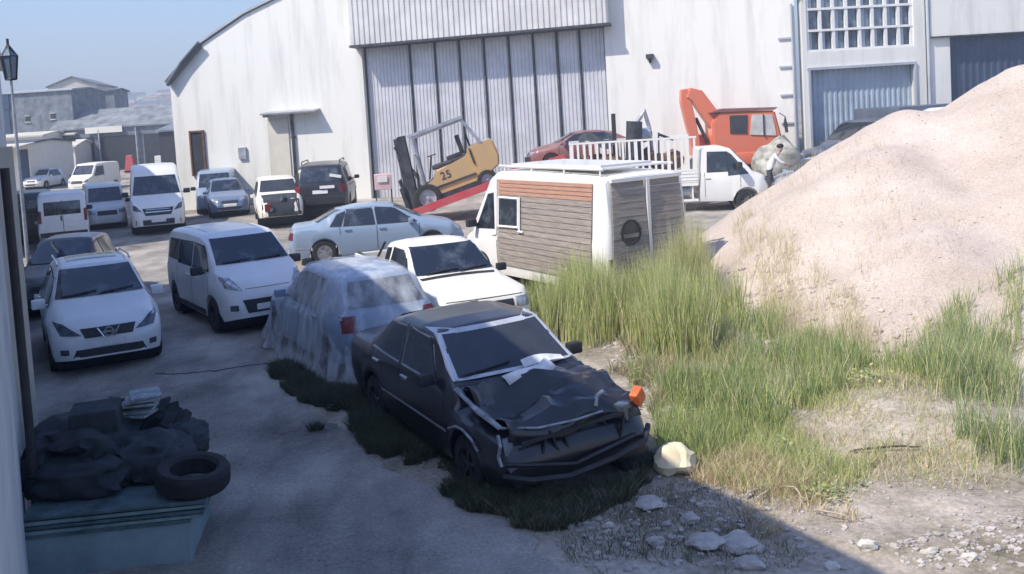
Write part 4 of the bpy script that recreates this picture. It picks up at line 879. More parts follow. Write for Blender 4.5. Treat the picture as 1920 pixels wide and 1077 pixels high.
SU = dict(top=[(-2.3, .8), (-2.28, 1.2), (-2.0, 1.78), (-1.8, 1.84), (-.4, 1.90), (.6, 1.84), (1.2, 1.28), (1.35, 1.2), (2.0, 1.1), (2.2, .9), (2.3, .6)],
          belt=[(-2.3, .78), (-2.1, 1.12), (1.2, 1.1), (2.0, .98), (2.3, .58)], wid=[(-2.3, .84), (-2.1, .94), (1.6, .94), (2.1, .86), (2.3, .66)], rail=[(-2.3, .7), (-2, .72), (.6, .72), (1.2, .84), (2.0, .78), (2.3, .55)],
          zb=[(-2.3, .5), (-1.9, .36), (1.9, .34), (2.3, .42)], axles=(-1.4, 1.4), R=.44, zc=.38, r=.375, side=[[(-1.8, 1.2), (-1.0, 1.18), (-1.0, 1.66), (-1.6, 1.64)], [(-.9, 1.16), (0, 1.16), (0, 1.70), (-.9, 1.68)], [(.1, 1.16), (1.0, 1.16), (.6, 1.66), (.1, 1.7)]],
          front=[('windshield', 'x', 1, [[(-.76, 1.34), (.76, 1.34), (.66, 1.78), (-.66, 1.78)]], 'G', .01), ('rear_window', 'x', -1, [[(-.7, 1.26), (.7, 1.26), (.6, 1.7), (-.6, 1.7)]], 'G', .01), ('tail_lamp', 'x', -1, [q4(.68, .92, .86, 1.16)], 'tail', .012), ('tail_lamp', 'x', -1, [q4(-.86, .92, -.68, 1.16)], 'tail', .012),
                 ('number_plate', 'x', -1, [q4(-.26, .86, .26, .98)], 'plate', .02), ('headlight', 'x', 1, [q4(.56, .86, .82, 1.02)], 'lamp', .01), ('headlight', 'x', 1, [q4(-.82, .86, -.56, 1.02)], 'lamp', .01), ('grille', 'x', 1, [q4(-.45, .8, .45, 1.0)], 'plastic', .01)],
          seams=[q4(.04, .5, .055, 1.16)], handles=[(.2, 1.04), (-.85, 1.04)], mirror=(1.0, .94, 1.2), rim='alloy')
su, bvs, _ = car('off_roader', 'black off roader seen from behind against the hangar wall left of the sliding door', 'car', (-5.25, 36.9), 92, SU, M['black'], scale=1.08)
mb = MB()
for s in (-1, 1): mb.tube([(-1.6, s*.66, 1.86), (-1.5, s*.66, 1.95), (.2, s*.66, 1.96), (.3, s*.66, 1.88)], .02, 6)
mb.done('roof_rail', M['steel'], su)
mb = MB(); mb.box((-2.24, -.55, 1.44), (.03, .4, .1), Matrix.Rotation(.2, 4, 'X')); mb.box((-2.33, -.25, 1.08), (.03, .5, .1)); mb.done('sticker', M['plate'], su)
SWK = tint(SU, front=[f_ for f_ in SU['front'] if f_[0] not in ('headlight', 'grille')]+[('engine_bay', 'z', 1, [[(1.3, -.72), (2.12, -.66), (2.12, .66), (1.3, .72)]], 'steel', .012), ('engine_bay', 'x', 1, [q4(-.74, .42, .74, 1.05)], 'dark', .012)])
sk2, bvk, _ = car('stripped_car', 'cream car with its bonnet and nose stripped off in front of the black off roader', 'car', (-6.95, 35.4), -76, SWK, M['cream'], scale=.9, glass=M['dglass'])
mb = MB(); mb.rock((1.9, .1, 1.0), .3, 2); mb.rock((2.15, -.35, .7), .22, 5); mb.box((2.3, .2, .5), (.1, 1.2, .12)); mb.tube([(2.2, .6, 1.1), (2.35, .7, .6), (2.3, .5, .3)], .03, 6); mb.done('engine', M['steel'], sk2, smooth=30)
mb = MB(); mb.box((2.3, -.5, .78), (.08, .28, .3), bev=.03); mb.done('tail_lamp', M['tail'], sk2)
car('saloon', 'dark red car riding on the level deck of the trailer behind the flatbed tailgate', 'car', (4.7, 34.4), 178, SS, M['maroon'], scale=.95, z=1.50)
sb, bvb, _ = car('off_roader', 'dark blue grey pickup like off roader with its rear window showing above the gravel heap', 'car', (15.3, 33.9), -160, SU, M['navy'], scale=1.3, z=.22)
mb = MB(); mb.box((-.9, 0, 1.85), (1.9, 1.66, .6), bev=.05); mb.done('canopy', M['navy'], sb, smooth=40)
car('parked_van', 'white van roof peeping above the gravel heap right of the dark off roader', 'van', (17.9, 33.2), -168, ST, M['white'], scale=1.06, z=.22)
car('saloon', 'pale grey car partly hidden by the left slope of the gravel heap', 'car', (12.3, 31.3), -150, SS, M['wallg'] if 0 else M['silver'], z=.12)

# --- forklift on tow ramp
def fk_pt(px, py, Y=33): return yp(px, py, Y)
tl = empty('tow_trailer', (0, 33.4, 0), R(0), 'low red ramp trailer sloping up to the right under the forklift', 'trailer')
mb = MB(); th = -.29
Rm = Matrix.Rotation(th, 4, 'Y')
mb.box((.55, 0, 1.02), (6.6, 2.1, .16), Rm)
for s in (-1, 1): mb.box((.55, s*1.08, 1.06), (6.6, .1, .26), Rm)
mb.done('deck', M['red'], tl)
mb = MB(); mb.box((5.3, 1.0, 1.42), (4.6, 2.1, .14)); mb.box((5.3, -.08, 1.46), (4.6, .1, .26)); mb.done('level_deck', M['maroon'], tl)
mb = MB(); mb.tube([(2.4, -1.2, 1.6), (2.4, -1.2, 1.95)], .05, 6); mb.box((2.4, -1.2, 2.0), (.2, .15, .22)); mb.box((3.2, -1.1, 1.62), (1.8, .1, .1), Rm); mb.done('tail_bracket', M['steel'], tl)
for x in (4.4, 5.3): wheel(tl, x, 0.1, .42, .28, 'steel', 6); wheel(tl, x, 1.9, .42, .28, 'steel', 6)
for x in (1.9, 2.75): wheel(tl, x, -1.0, .42, .28, 'steel', 6); wheel(tl, x, 1.0, .42, .28, 'steel', 6)
mb = MB(); mb.box((2.8, 0, .85), (2.6, .9, .3)); mb.box((-2.2, 0, .25), (.5, 2.0, .3)); mb.done('chassis', M['steel'], tl)
fo = empty('forklift', (-.3, 33.2, .62), 0, 'yellow forklift with black mast standing tilted on the red ramp trailer', 'forklift', rot=(0, -.29, 0)); fo.scale = (1.16,)*3
# local x: rear (counterweight) to the right (+x), mast at -x
mb = MB(); mb.prism([(-.75, .35), (.95, .35), (1.35, .55), (1.75, .62), (1.85, .95), (1.8, 1.45), (1.0, 1.45), (.9, 1.18), (-.15, 1.12), (-.25, .85), (-.7, .8)], -.52, .52)
bmesh.ops.bevel(mb.b, geom=list(mb.b.edges), offset=.05, segments=2, affect='EDGES'); fb = mb.done('body', M['yellow'], fo, smooth=40)
mb = MB(); mb.box((.35, -.545, .62), (1.3, .03, .06)); mb.box((1.05, -.545, 1.15), (.05, .03, .5)); mb.box((.2, 0, .32), (1.9, 1.02, .14)); mb.done('side_trim', M['steel'], fo)
mb = MB()
for s in (-1, 1):
    mb.tube([(-.62, s*.46, .8), (-.55, s*.46, 1.5), (-.46, s*.46, 2.28)], .07, 6); mb.tube([(1.45, s*.46, 1.42), (1.12, s*.46, 2.28)], .06, 6); mb.tube([(-.5, s*.46, 2.28), (1.15, s*.46, 2.3)], .06, 6)
for k in range(7): mb.tube([(-.42+k*.22, -.46, 2.29), (-.42+k*.22, .46, 2.29)], .022, 5)
mb.box((.3, 0, 2.36), (1.75, 1.06, .09)); mb.done('overhead_guard', M['galv'], fo)
mb = MB(); mb.box((.55, 0, 1.3), (.5, .5, .16), bev=.04); mb.box((.82, 0, 1.6), (.14, .5, .6), bev=.04); mb.done('seat', M['plastic'], fo, smooth=40)
mb = MB(); mb.tube([(-.4, 0, .9), (-.12, 0, 1.55)], .03, 6); mb.lathe([(.15, 0), (.17, .012), (.15, .024)], 18, (-.1, 0, 0), axis='Z', closed=True)
for v in mb.b.verts:
    if abs(v.co.z) < .03 and abs(v.co.x+.1) < .2: v.co.z += 1.56
mb.done('steering_wheel', M['plastic'], fo)
mb = MB()
for s in (-1, 1):
    mb.box((-1.05, s*.36, 1.25), (.22, .14, 2.4)); mb.box((-1.2, s*.24, 1.25), (.16, .12, 2.3))
for z in (.3, 1.2, 2.35): mb.box((-1.07, 0, z), (.12, .8, .1))
mb.tube([(-1.1, -.1, .4), (-1.1, -.1, 2.2)], .05, 8); mb.tube([(-1.1, .12, .4), (-1.1, .12, 2.2)], .05, 8)
ms_ = mb.done('mast', M['steel'], fo); ms_.rotation_euler = (0, .13, 0); ms_.location = (-.06, 0, -.12)
mb = MB(); mb.box((-1.28, 0, .75), (.06, 1.0, .1)); mb.box((-1.28, 0, .35), (.06, 1.0, .1)); mb.box((-1.27, 0, 1.15), (.04, .9, .08))
for s in (-1, 0, 1): mb.box((-1.28, s*.4, .75), (.05, .05, .9))
mb.done('carriage', M['steel'], fo)
for s in (-1, 1):
    mb = MB(); mb.box((-1.34, s*.28, .55), (.05, .12, .8)); mb.box((-1.6, s*.28, .17), (.5, .12, .05)); mb.done('fork', M['steel'], fo)
for x, r_ in ((-.62, .42), (1.25, .31)):
    for s in (-1, 1): wheel(fo, x, s*.5, r_, .24, 'galv', 0, flat=.0).location.z = 0
mb = MB(); mb.tube([(1.1, .2, 1.45), (1.1, .2, 1.85)], .035, 6); mb.done('exhaust', M['steel'], fo)
tc_ = bpy.data.curves.new('txt', 'FONT'); tc_.body = '25'; tc_.size = .34; tc_.extrude = .004
to = bpy.data.objects.new('tmp', tc_); col.objects.link(to); bpy.context.view_layer.update()
mt = bpy.data.meshes.new_from_object(to); bpy.data.objects.remove(to); mt.transform(Matrix.Translation((-.05, -.53, .78)) @ Matrix.Rotation(R(90), 4, 'X')); link('marking', mt, M['steel'], fo)
mb = MB(); mb.tube([(-1.08, -.3, 2.2), (-.9, -.35, 1.6), (-.7, -.4, 1.0)], .025, 6); mb.tube([(-1.08, .3, 2.2), (-.9, .35, 1.6), (-.7, .4, 1.0)], .025, 6); mb.done('hose', M['plastic'], fo)
mb = MB(); mb.box((-.5, -.5, 1.75), (.1, .1, .14), bev=.02); mb.done('headlight', M['lamp'], fo)
mb = MB(); mb.box((.45, 0, 1.2), (1.3, .9, .12), bev=.03); mb.done('engine_hood', M['steel'], fo)
# pink and white stand left of the forklift
st = empty('display_stand', (-2.75, 33.6, ground(-2.7, 33.6)), .1, 'pale pink and white box stand on thin legs left of the forklift', 'stand')
mb = MB(); mb.box((0, 0, 1.45), (.62, .5, .55), bev=.02); mb.done('box', mat('pink_panel', (.66, .45, .46), .6), st)
mb = MB(); mb.box((-.02, -.27, 1.55), (.34, .04, .2)); mb.done('panel', M['white'], st)
mb = MB()
for x in (-.28, .28):
    for y in (-.2, .2): mb.tube([(x, y, 0), (x, y, 1.2)], .025, 6)
mb.tube([(-.28, -.2, .35), (.28, -.2, .35)], .02, 5); mb.done('leg_frame', M['steel'], st)

M['glarewin'] = mat('pale_glare_pane', (.62, .60, .55), .12, 0, .2, 1.5, spec=.9)  # pale base colour stands in for sun glare on the cab window
# --- orange excavator behind the flatbed
ex = empty('excavator', (10.15, 36.0, ground(9.6, 36)), 0, 'orange excavator with raised curved boom behind the flatbed cab', 'excavator'); ex.scale = (.93,)*3
mb = MB(); mb.box((.6, 0, 1.35), (3.0, 2.3, .5), bev=.06); mb.box((-.5, .3, 1.95), (1.2, 1.6, .9), bev=.1); mb.done('body', M['orange'], ex, smooth=40)
mb = MB(); mb.prism([(-.6, 1.5), (2.0, 1.5), (2.2, 2.1), (1.95, 3.22), (-.3, 3.3), (-.6, 2.9)], -1.1, .1)
bmesh.ops.bevel(mb.b, geom=list(mb.b.edges), offset=.07, segments=2, affect='EDGES'); cb = mb.done('cab', M['orange'], ex, smooth=40)
mb = MB(); mb.prism([(-.7, 3.28), (1.9, 3.24), (2.05, 3.34), (-.2, 3.42)], -1.15, .15); mb.done('cab_roof', M['maroon'], ex)
mb = MB(); mb.prism([(.9, 2.3), (1.95, 2.2), (1.82, 3.05), (1.0, 3.1)], -1.14, -1.09); mb.done('window', M['glarewin'], cb)
mb = MB(); mb.prism([(.1, 2.4), (.78, 2.35), (.82, 3.1), (.1, 3.12)], -1.135, -1.09); mb.done('window', M['dglass'], cb)
mb = MB(); mb.box((1.45, -1.15, 2.65), (.05, .06, .85)); mb.done('window_post', M['steel'], cb)
mb = MB(); mb.tube([(2.1, -1.1, 3.1), (2.3, -1.2, 2.95), (2.3, -1.2, 2.7), (2.35, -1.2, 2.3)], [.02, .02, .07, .06], 6); mb.done('mirror', M['steel'], ex)
def boomshape(pts, wd, name, m, y0=-.9, y1=-.45):
    mb = MB(); L_ = []; Rr_ = []
    for i, (x, z, h) in enumerate(pts):
        a = Vector(pts[max(0, i-1)][:2]); b = Vector(pts[min(len(pts)-1, i+1)][:2]); t = (b-a).normalized(); n_ = Vector((-t.y, t.x))
        L_.append((x+n_.x*h/2, z+n_.y*h/2)); Rr_.append((x-n_.x*h/2, z-n_.y*h/2))
    mb.prism(L_+Rr_[::-1], y0, y1); o = mb.done(name, m, ex); md = o.modifiers.new('b', 'BEVEL'); md.width = .03; md.segments = 2; return o
boomshape([(.55, 1.4, .4), (-.1, 2.3, .5), (-.65, 3.3, .62), (-1.1, 4.0, .58), (-1.45, 4.15, .42)], 1, 'boom', M['orange'])
boomshape([(-1.6, 4.3, .25), (-1.55, 3.8, .42), (-1.4, 3.0, .42), (-1.25, 2.2, .36), (-1.15, 1.6, .2)], 1, 'dipper_arm', M['orange'], -.85, -.5)
mb = MB(); mb.tube([(-.55, -.67, 1.7), (-1.15, -.67, 3.1)], .07, 8); mb.done('hydraulic_ram', M['steel'], ex)
mb = MB(); mb.prism([(-1.4, .7), (-.9, .7), (-.8, 1.3), (-1.1, 1.65), (-1.4, 1.4)], -1.0, -.35); mb.done('bucket', M['steel'], ex)
for s in (-1, 1):
    mb = MB(); mb.prism([(-1.2, .15), (-1.5, .5), (-1.2, .9), (2.2, .9), (2.5, .5), (2.2, .15), (1.9, 0), (-.9, 0)], s*.95-.25, s*.95+.25); mb.done('track', M['rubber'], ex)
mb = MB(); mb.box((1.9, -1.14, 1.62), (.35, .05, .28)); mb.done('warning_panel', M['plate'], ex)

# --- heap of sacks and a person working right of the flatbed
def person(loc, z, hd, label, cloth, hair=(.02, .015, .012)):
    b = bmesh.new()
    J = dict(pel=(0, 0, .92), ab=(.06, 0, 1.1), ch=(.20, 0, 1.32), nk=(.30, 0, 1.47), hd=(.36, 0, 1.55), ht=(.42, 0, 1.70),
             sl=(.20, .19, 1.38), el=(.38, .24, 1.14), hl=(.58, .18, 1.08), sr=(.20, -.19, 1.38), er=(.40, -.24, 1.15), hr=(.60, -.18, 1.10),
             l1=(-.0, .10, .88), l2=(.08, .12, .48), l3=(-.05, .13, .07), l4=(.12, .14, .03), r1=(0, -.10, .88), r2=(.02, -.12, .48), r3=(-.12, -.13, .07), r4=(.05, -.14, .03))
    rad = dict(pel=.15, ab=.14, ch=.16, nk=.06, hd=.095, ht=.09, sl=.07, el=.045, hl=.035, sr=.07, er=.045, hr=.035, l1=.095, l2=.065, l3=.045, l4=.04, r1=.095, r2=.065, r3=.045, r4=.04)
    E_ = [('pel', 'ab'), ('ab', 'ch'), ('ch', 'nk'), ('nk', 'hd'), ('hd', 'ht'), ('ch', 'sl'), ('sl', 'el'), ('el', 'hl'), ('ch', 'sr'), ('sr', 'er'), ('er', 'hr'), ('pel', 'l1'), ('l1', 'l2'), ('l2', 'l3'), ('l3', 'l4'), ('pel', 'r1'), ('r1', 'r2'), ('r2', 'r3'), ('r3', 'r4')]
    K = list(J)
    for s, h in (('l', 'hl'), ('r', 'hr')):
        for f in range(5):
            y = (f-1.5)*.02 if f < 4 else (.045 if s == 'r' else -.045); base = Vector(J[h])
            a = s+'f%da' % f; c = s+'f%db' % f; L = [.075, .085, .08, .065, .05][f]
            J[a] = tuple(base+Vector((.05 if f < 4 else .02, y, -.01))); J[c] = tuple(base+Vector((.05+L*.8 if f < 4 else .06, y*1.2, -.05))); rad[a] = .011; rad[c] = .008; E_ += [(h, a), (a, c)]
    K = list(J)
    me = bpy.data.meshes.new('person'); me.from_pydata([J[k] for k in K], [(K.index(a), K.index(c)) for a, c in E_], [])
    o = bpy.data.objects.new('person', me); col.objects.link(o); md = o.modifiers.new('s', 'SKIN')
    for k, sv in zip(K, me.skin_vertices[0].data): sv.radius = (rad[k],)*2; sv.use_root = (k == 'pel')
    ms = o.modifiers.new('u', 'SUBSURF'); ms.levels = ms.render_levels = 1
    bpy.context.view_layer.update(); dg = bpy.context.evaluated_depsgraph_get(); m2 = bpy.data.meshes.new_from_object(o.evaluated_get(dg)); bpy.data.objects.remove(o)
    root = link('person', m2, cloth, None, (*loc, z)); root.rotation_euler = (0, 0, R(hd)); m2.materials.append(mat('skin', (.42, .26, .19), .6)); m2.materials.append(mat('dark_trousers', (.05, .055, .07), .85))
    for p in m2.polygons:
        c = p.center; p.use_smooth = True
        if c.z > 1.47 or c.x > .5: p.material_index = 1
        elif c.z < .95: p.material_index = 2
    mb = MB(); mb.rock((.37, 0, 1.675), .115, 4, .8); mb.done('hair', mat('dark_hair', hair, .8), root, smooth=60)
    mb = MB(); mb.box((.50, 0, 1.6), (.03, .03, .04), bev=.008); mb.done('nose', m2.materials[1], root)
    return tag(root, label, 'person')
p = yp(1447, 300, 30.0)
person((p.x+.1, 30.6), .35, -20, 'person in a white top leaning forward just right of the flatbed nose', mat('white_shirt', (.7, .68, .64), .85))
mb = MB(); mb.rock((0, 0, .9), .85, 5, .95, 3); mb.rock((.75, .2, .55), .6, 8, .9, 3)
tag(mb.done('sack_heap', mat('burlap', (.42, .40, .34), .95, 0, .35, 4, bump=.5), None, (11.5, 33.3, .3), smooth=50), 'khaki grey mound of sacking behind the person by the blue shutter', 'sack heap')
mo = empty('motorbike', (10.9, 31.0, ground(10.9, 31)), R(15), 'dark motorbike leaning nose down between the flatbed and the gravel heap', 'motorbike')
for x in (-.62, .62): wheel(mo, x, .04, .3, .1, 'galv', 8)
mb = MB(); mb.tube([(.62, 0, .3), (.45, 0, .95)], .03, 6); mb.tube([(-.62, 0, .3), (-.1, 0, .45), (.4, 0, .8)], .03, 6); mb.rock((0, 0, .5), .2, 3); mb.tube([(.45, -.32, 1.0), (.42, 0, .97), (.45, .32, 1.0)], .02, 6); mb.done('frame', M['steel'], mo)
mb = MB(); mb.box((.15, 0, .82), (.45, .22, .18), bev=.06); mb.done('tank', M['whitegrey'], mo, smooth=50); mb = MB(); mb.box((-.35, 0, .8), (.6, .24, .1), bev=.04); mb.done('seat', M['plastic'], mo, smooth=50)
# ------------------------------------------------------------------ vegetation
def inpoly(x, y, P):
    c = False; n = len(P)
    for i in range(n):
        (x1, y1), (x2, y2) = P[i], P[i-1]
        if (y1 > y) != (y2 > y) and x < (x2-x1)*(y-y1)/(y2-y1)+x1: c = not c
    return c
def inside_any(x, y, rects):
    for cx_, cy_, hd, hl, hw in rects:
        dx, dy = x-cx_, y-cy_; c, s = math.cos(R(hd)), math.sin(R(hd))
        if abs(dx*c+dy*s) < hl and abs(-dx*s+dy*c) < hw: return True
    return False
CARS = [(.08, 10.45, -64, 2.1, .62), (-1.95, 14.75, 117, 2.1, .95), (-.5, 15.9, -68, 2.2, .9), (2.15, 18.95, 119, 2.8, 1.0)]
def grass_mat(name):
    m = bpy.data.materials.new(name); m.use_nodes = True; t = m.node_tree; p = t.nodes['Principled BSDF']
    a = t.nodes.new('ShaderNodeAttribute'); a.attribute_name = 'tint'; t.links.new(a.outputs['Color'], p.inputs['Base Color'])
    p.inputs['Roughness'].default_value = .55; p.inputs['Specular IOR Level'].default_value = .3
    tr = t.nodes.new('ShaderNodeBsdfTranslucent'); t.links.new(a.outputs['Color'], tr.inputs[0]); mx = t.nodes.new('ShaderNodeMixShader'); mx.inputs[0].default_value = .3
    t.links.new(p.outputs[0], mx.inputs[1]); t.links.new(tr.outputs[0], mx.inputs[2]); t.links.new(mx.outputs[0], t.nodes['Material Output'].inputs[0]); return m
M['grass'] = grass_mat('grass_blades')
def blades(name, regions, label, seed=1):
    """regions: (polygon, count, height range, width, palette, lean)"""
    g = random.Random(seed); V = []; F = []; C = []
    for P, cnt, (h0, h1), wd, pal, lean in regions:
        xs_ = [p[0] for p in P]; ys_ = [p[1] for p in P]; k = 0; tries = 0
        while k < cnt and tries < cnt*6:
            tries += 1
            x = g.uniform(min(xs_), max(xs_)); y = g.uniform(min(ys_), max(ys_))
            jx = .45*noise.noise(Vector((x*1.1, y*1.1, 8)))+.25*noise.noise(Vector((x*4, y*4, 3))); 
            if not inpoly(x+jx, y+jx, P) or inside_any(x, y, CARS): continue
            d = noise.noise(Vector((x*1.2, y*1.2, seed)))+.5*noise.noise(Vector((x*3.5, y*3.5, seed)))
            if pal[0] is not DG and g.random() > .62+d*1.3: continue
            k += 1
            h = g.uniform(h0, h1)*(.75+.5*max(0, d+.3)); a = g.uniform(0, 2*math.pi); ln = lean*h*g.uniform(.2, 1)
            dx, dy = math.cos(a)*ln, math.sin(a)*ln; b = g.uniform(0, 2*math.pi); wx, wy = math.cos(b)*wd/2, math.sin(b)*wd/2
            z = ground(x, y); hz = heap(x, y)
            if hz > z: z = hz
            z -= .02
            n = len(V)
            V += [(x-wx, y-wy, z), (x+wx, y+wy, z), (x-wx*.8+dx*.3, y-wy*.8+dy*.3, z+h*.5), (x+wx*.8+dx*.3, y+wy*.8+dy*.3, z+h*.5), (x+dx, y+dy, z+h)]
            F += [(n, n+1, n+3, n+2), (n+2, n+3, n+4)]
            c = pal[min(len(pal)-1, int(g.random()**1.0*len(pal)))]; q = g.uniform(.75, 1.2)
            if d > .1: c = pal[0] if g.random() < .3 else c
            C += [(c[0]*q, c[1]*q, c[2]*q, 1)]*5
    me = bpy.data.meshes.new(name); me.from_pydata(V, [], F)
    at_ = me.color_attributes.new('tint', 'FLOAT_COLOR', 'POINT'); at_.data.foreach_set('color', np.array(C, dtype=np.float32).ravel())
    o = link(name, me, M['grass']); tag(o, label, 'grass', kind='stuff'); return o
def px(*pts): return [tuple(gp(a, b)) for a, b in pts]
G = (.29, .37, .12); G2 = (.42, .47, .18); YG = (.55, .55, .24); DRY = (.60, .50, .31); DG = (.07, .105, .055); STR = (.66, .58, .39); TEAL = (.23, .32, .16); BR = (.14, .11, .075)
tall = px((1010, 640), (1060, 585), (1180, 560), (1330, 570), (1400, 640), (1330, 700), (1230, 700), (1140, 670))

blades('tall_grass', [(px((1010, 650), (1060, 585), (1180, 560), (1330, 570), (1400, 640), (1330, 700), (1230, 700), (1140, 670)), 12000, (.45, 1.15), .011, [G2, YG, G2, G, YG, STR, YG], .26), (px((960, 575), (1060, 560), (1180, 560), (1060, 610)), 1350, (.3, .75), .010, [G, G2, YG], .25),
                      (px((1150, 560), (1300, 560), (1350, 600), (1200, 600)), 1500, (1.1, 1.65), .009, [YG, STR, G2, STR], .15)], 'tall yellow green grass standing between the wrecked saloon, the timber van and the gravel heap', 1)
blades('grass', [(px((1180, 720), (1230, 660), (1340, 600), (1470, 640), (1600, 705), (1600, 750), (1450, 820), (1250, 770)), 7800, (.18, .55), .009, [G, TEAL, G2, YG, G, STR], .45),
                 (px((1210, 720), (1420, 760), (1460, 810), (1300, 870), (1225, 830)), 3900, (.12, .36), .008, [G, TEAL, G2, YG], .5),
                 (px((1280, 850), (1480, 770), (1680, 850), (1560, 950), (1400, 955)), 5700, (.06, .28), .006, [G2, YG, G, STR, YG], .7),
                 (px((1470, 640), (1640, 690), (1920, 620), (1920, 760), (1700, 745), (1540, 730)), 5400, (.12, .5), .008, [G, TEAL, G2, STR, YG], .4),
                 (px((1730, 700), (1920, 640), (1920, 900), (1800, 860)), 3300, (.15, .7), .008, [TEAL, G, G2, STR, YG], .45),
                 (px((1480, 720), (1780, 700), (1860, 960), (1500, 980)), 2250, (.05, .22), .006, [G2, YG, STR, DRY], .8),
                 (px((1370, 540), (1400, 520), (1660, 660), (1620, 700), (1480, 690)), 2550, (.12, .5), .006, [DRY, STR, YG, STR], .6)], 'green weeds spread over the lot at the foot of the gravel heap', 2)
blades('dry_grass', [(px((1100, 640), (1180, 640), (1260, 740), (1230, 800), (1190, 730)), 2600, (.06, .26), .008, [DRY, STR, (.36, .3, .2), BR, TEAL], 1.0), (px((1170, 640), (1400, 680), (1330, 740), (1180, 720)), 3900, (.08, .3), .007, [DRY, STR, (.36, .3, .2)], .9),
                     (px((1270, 860), (1420, 840), (1640, 1000), (1440, 980), (1360, 935)), 3900, (.05, .2), .006, [DRY, STR, (.5, .36, .22)], 1.3),
                     (px((1450, 740), (1780, 720), (1900, 900), (1560, 940)), 4800, (.04, .16), .006, [DRY, STR, G2], 1.0),
                     (px((1350, 440), (1800, 560), (1900, 660), (1650, 690), (1480, 640)), 1050, (.08, .3), .006, [DRY, STR, DRY], .6)], 'dry straw coloured grass lying between the green weeds and on the heap foot', 3)
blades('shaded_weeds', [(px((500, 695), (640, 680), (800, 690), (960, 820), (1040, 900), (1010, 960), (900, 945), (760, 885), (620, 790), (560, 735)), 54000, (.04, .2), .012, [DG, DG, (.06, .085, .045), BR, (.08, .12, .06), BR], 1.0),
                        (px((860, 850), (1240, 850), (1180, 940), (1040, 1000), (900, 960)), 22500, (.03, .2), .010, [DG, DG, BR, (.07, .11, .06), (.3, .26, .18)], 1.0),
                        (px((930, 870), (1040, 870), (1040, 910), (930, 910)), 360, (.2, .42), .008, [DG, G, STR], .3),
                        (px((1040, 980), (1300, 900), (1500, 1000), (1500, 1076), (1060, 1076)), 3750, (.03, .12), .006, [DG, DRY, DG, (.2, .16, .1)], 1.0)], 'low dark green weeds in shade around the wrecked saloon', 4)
# broad leaved weeds: clumps of small leaves on stems
def leafy(px_, py_, r_, h, n, seed, pal):
    g = random.Random(seed); c = gp(px_, py_); V = []; F = []; C = []
    for k in range(n):
        a = g.uniform(0, 6.283); q = r_*math.sqrt(g.random()); x = c.x+math.cos(a)*q; y = c.y+math.sin(a)*q; z = max(ground(x, y), heap(x, y))+g.random()*h*(1-.5*q/r_)
        l = g.uniform(.03, .07); b = g.uniform(0, 6.283); d = Vector((math.cos(b), math.sin(b), g.uniform(-.3, .7))).normalized(); s_ = d.cross(Vector((g.uniform(-.4, .4), g.uniform(-.4, .4), 1))).normalized()*l*.35
        o = Vector((x, y, z)); m_ = len(V); V += [o, o+d*l*.5+s_, o+d*l, o+d*l*.5-s_]; F.append((m_, m_+1, m_+2, m_+3)); cc_ = g.choice(pal); t = g.uniform(.7, 1.2); C += [(cc_[0]*t, cc_[1]*t, cc_[2]*t, 1)]*4
    return V, F, C
V = []; F = []; C = []; g_ = random.Random(5)
for i in range(20):
    reg = [((1200, 1560), (700, 800)), ((1560, 1900), (690, 760)), ((1320, 1560), (840, 940)), ((1780, 1910), (700, 880))][i % 4]
    v, f, c = leafy(g_.uniform(*reg[0]), g_.uniform(*reg[1]), g_.uniform(.15, .35), g_.uniform(.08, .25), 90, i, [G, TEAL, G2, YG])
    n = len(V); V += v; F += [tuple(a+n for a in q) for q in f]; C += c
for i in range(40):
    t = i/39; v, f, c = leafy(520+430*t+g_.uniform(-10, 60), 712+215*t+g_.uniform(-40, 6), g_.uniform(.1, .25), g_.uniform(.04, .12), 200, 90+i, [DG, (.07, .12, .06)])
    n = len(V); V += v; F += [tuple(a+n for a in q) for q in f]; C += c
me = bpy.data.meshes.new('leafy_weeds'); me.from_pydata(V, [], F); at_ = me.color_attributes.new('tint', 'FLOAT_COLOR', 'POINT'); at_.data.foreach_set('color', np.array(C, dtype=np.float32).ravel())
tag(link('leafy_weeds', me, M['grass']), 'low broad leaved weeds mixed into the grass of the lot and along the lane edge', 'weeds', kind='stuff')
# small rubble too many to count
def rubble(name, areas, m, label, seed):
    g = random.Random(seed); mb = MB()
    for P, cnt, (r0, r1) in areas:
        xs_ = [p[0] for p in P]; ys_ = [p[1] for p in P]; k = 0
        while k < cnt:
            x = g.uniform(min(xs_), max(xs_)); y = g.uniform(min(ys_), max(ys_))
            if not inpoly(x, y, P): continue
            k += 1; r_ = r0+(r1-r0)*g.random()**2.5; z = max(ground(x, y), heap(x, y)); mb.rock((x, y, z+r_*.2), r_, g.random()*90, .6, 1)
    o = mb.done(name, m, None); tag(o, label, 'rubble', kind='stuff')
M['stone'] = mat('stone', (.50, .46, .42), .85, 0, 0, 6, c2=(.30, .27, .25), bump=.4, bs=14)
M['pstone'] = mat('pale_stone', (.66, .62, .56), .8, 0, .2, 5, bump=.4, bs=12)
rubble('rubble', [(px((1050, 960), (1250, 880), (1460, 960), (1600, 1076), (1080, 1076)), 420, (.008, .045)), (px((1110, 650), (1330, 660), (1420, 720), (1230, 760)), 420, (.012, .06)),
                  (px((1660, 1030), (1920, 960), (1920, 1077), (1700, 1077)), 260, (.01, .04)), (px((1250, 850), (1500, 900), (1900, 900), (1900, 1060), (1600, 1040)), 380, (.006, .03)), (px((560, 700), (900, 900), (1050, 970), (850, 930)), 160, (.008, .03)), (px((440, 700), (560, 720), (900, 940), (1060, 1076), (420, 1076), (300, 720)), 420, (.003, .011))],
       M['stone'], 'small broken stones and rubble scattered along the edge of the lane and over the lot', 5)
M['hstone'] = mat('heap_stone', (.58, .50, .44), .85, 0, 0, 2, c2=(.36, .29, .25), bump=.4, bs=14)
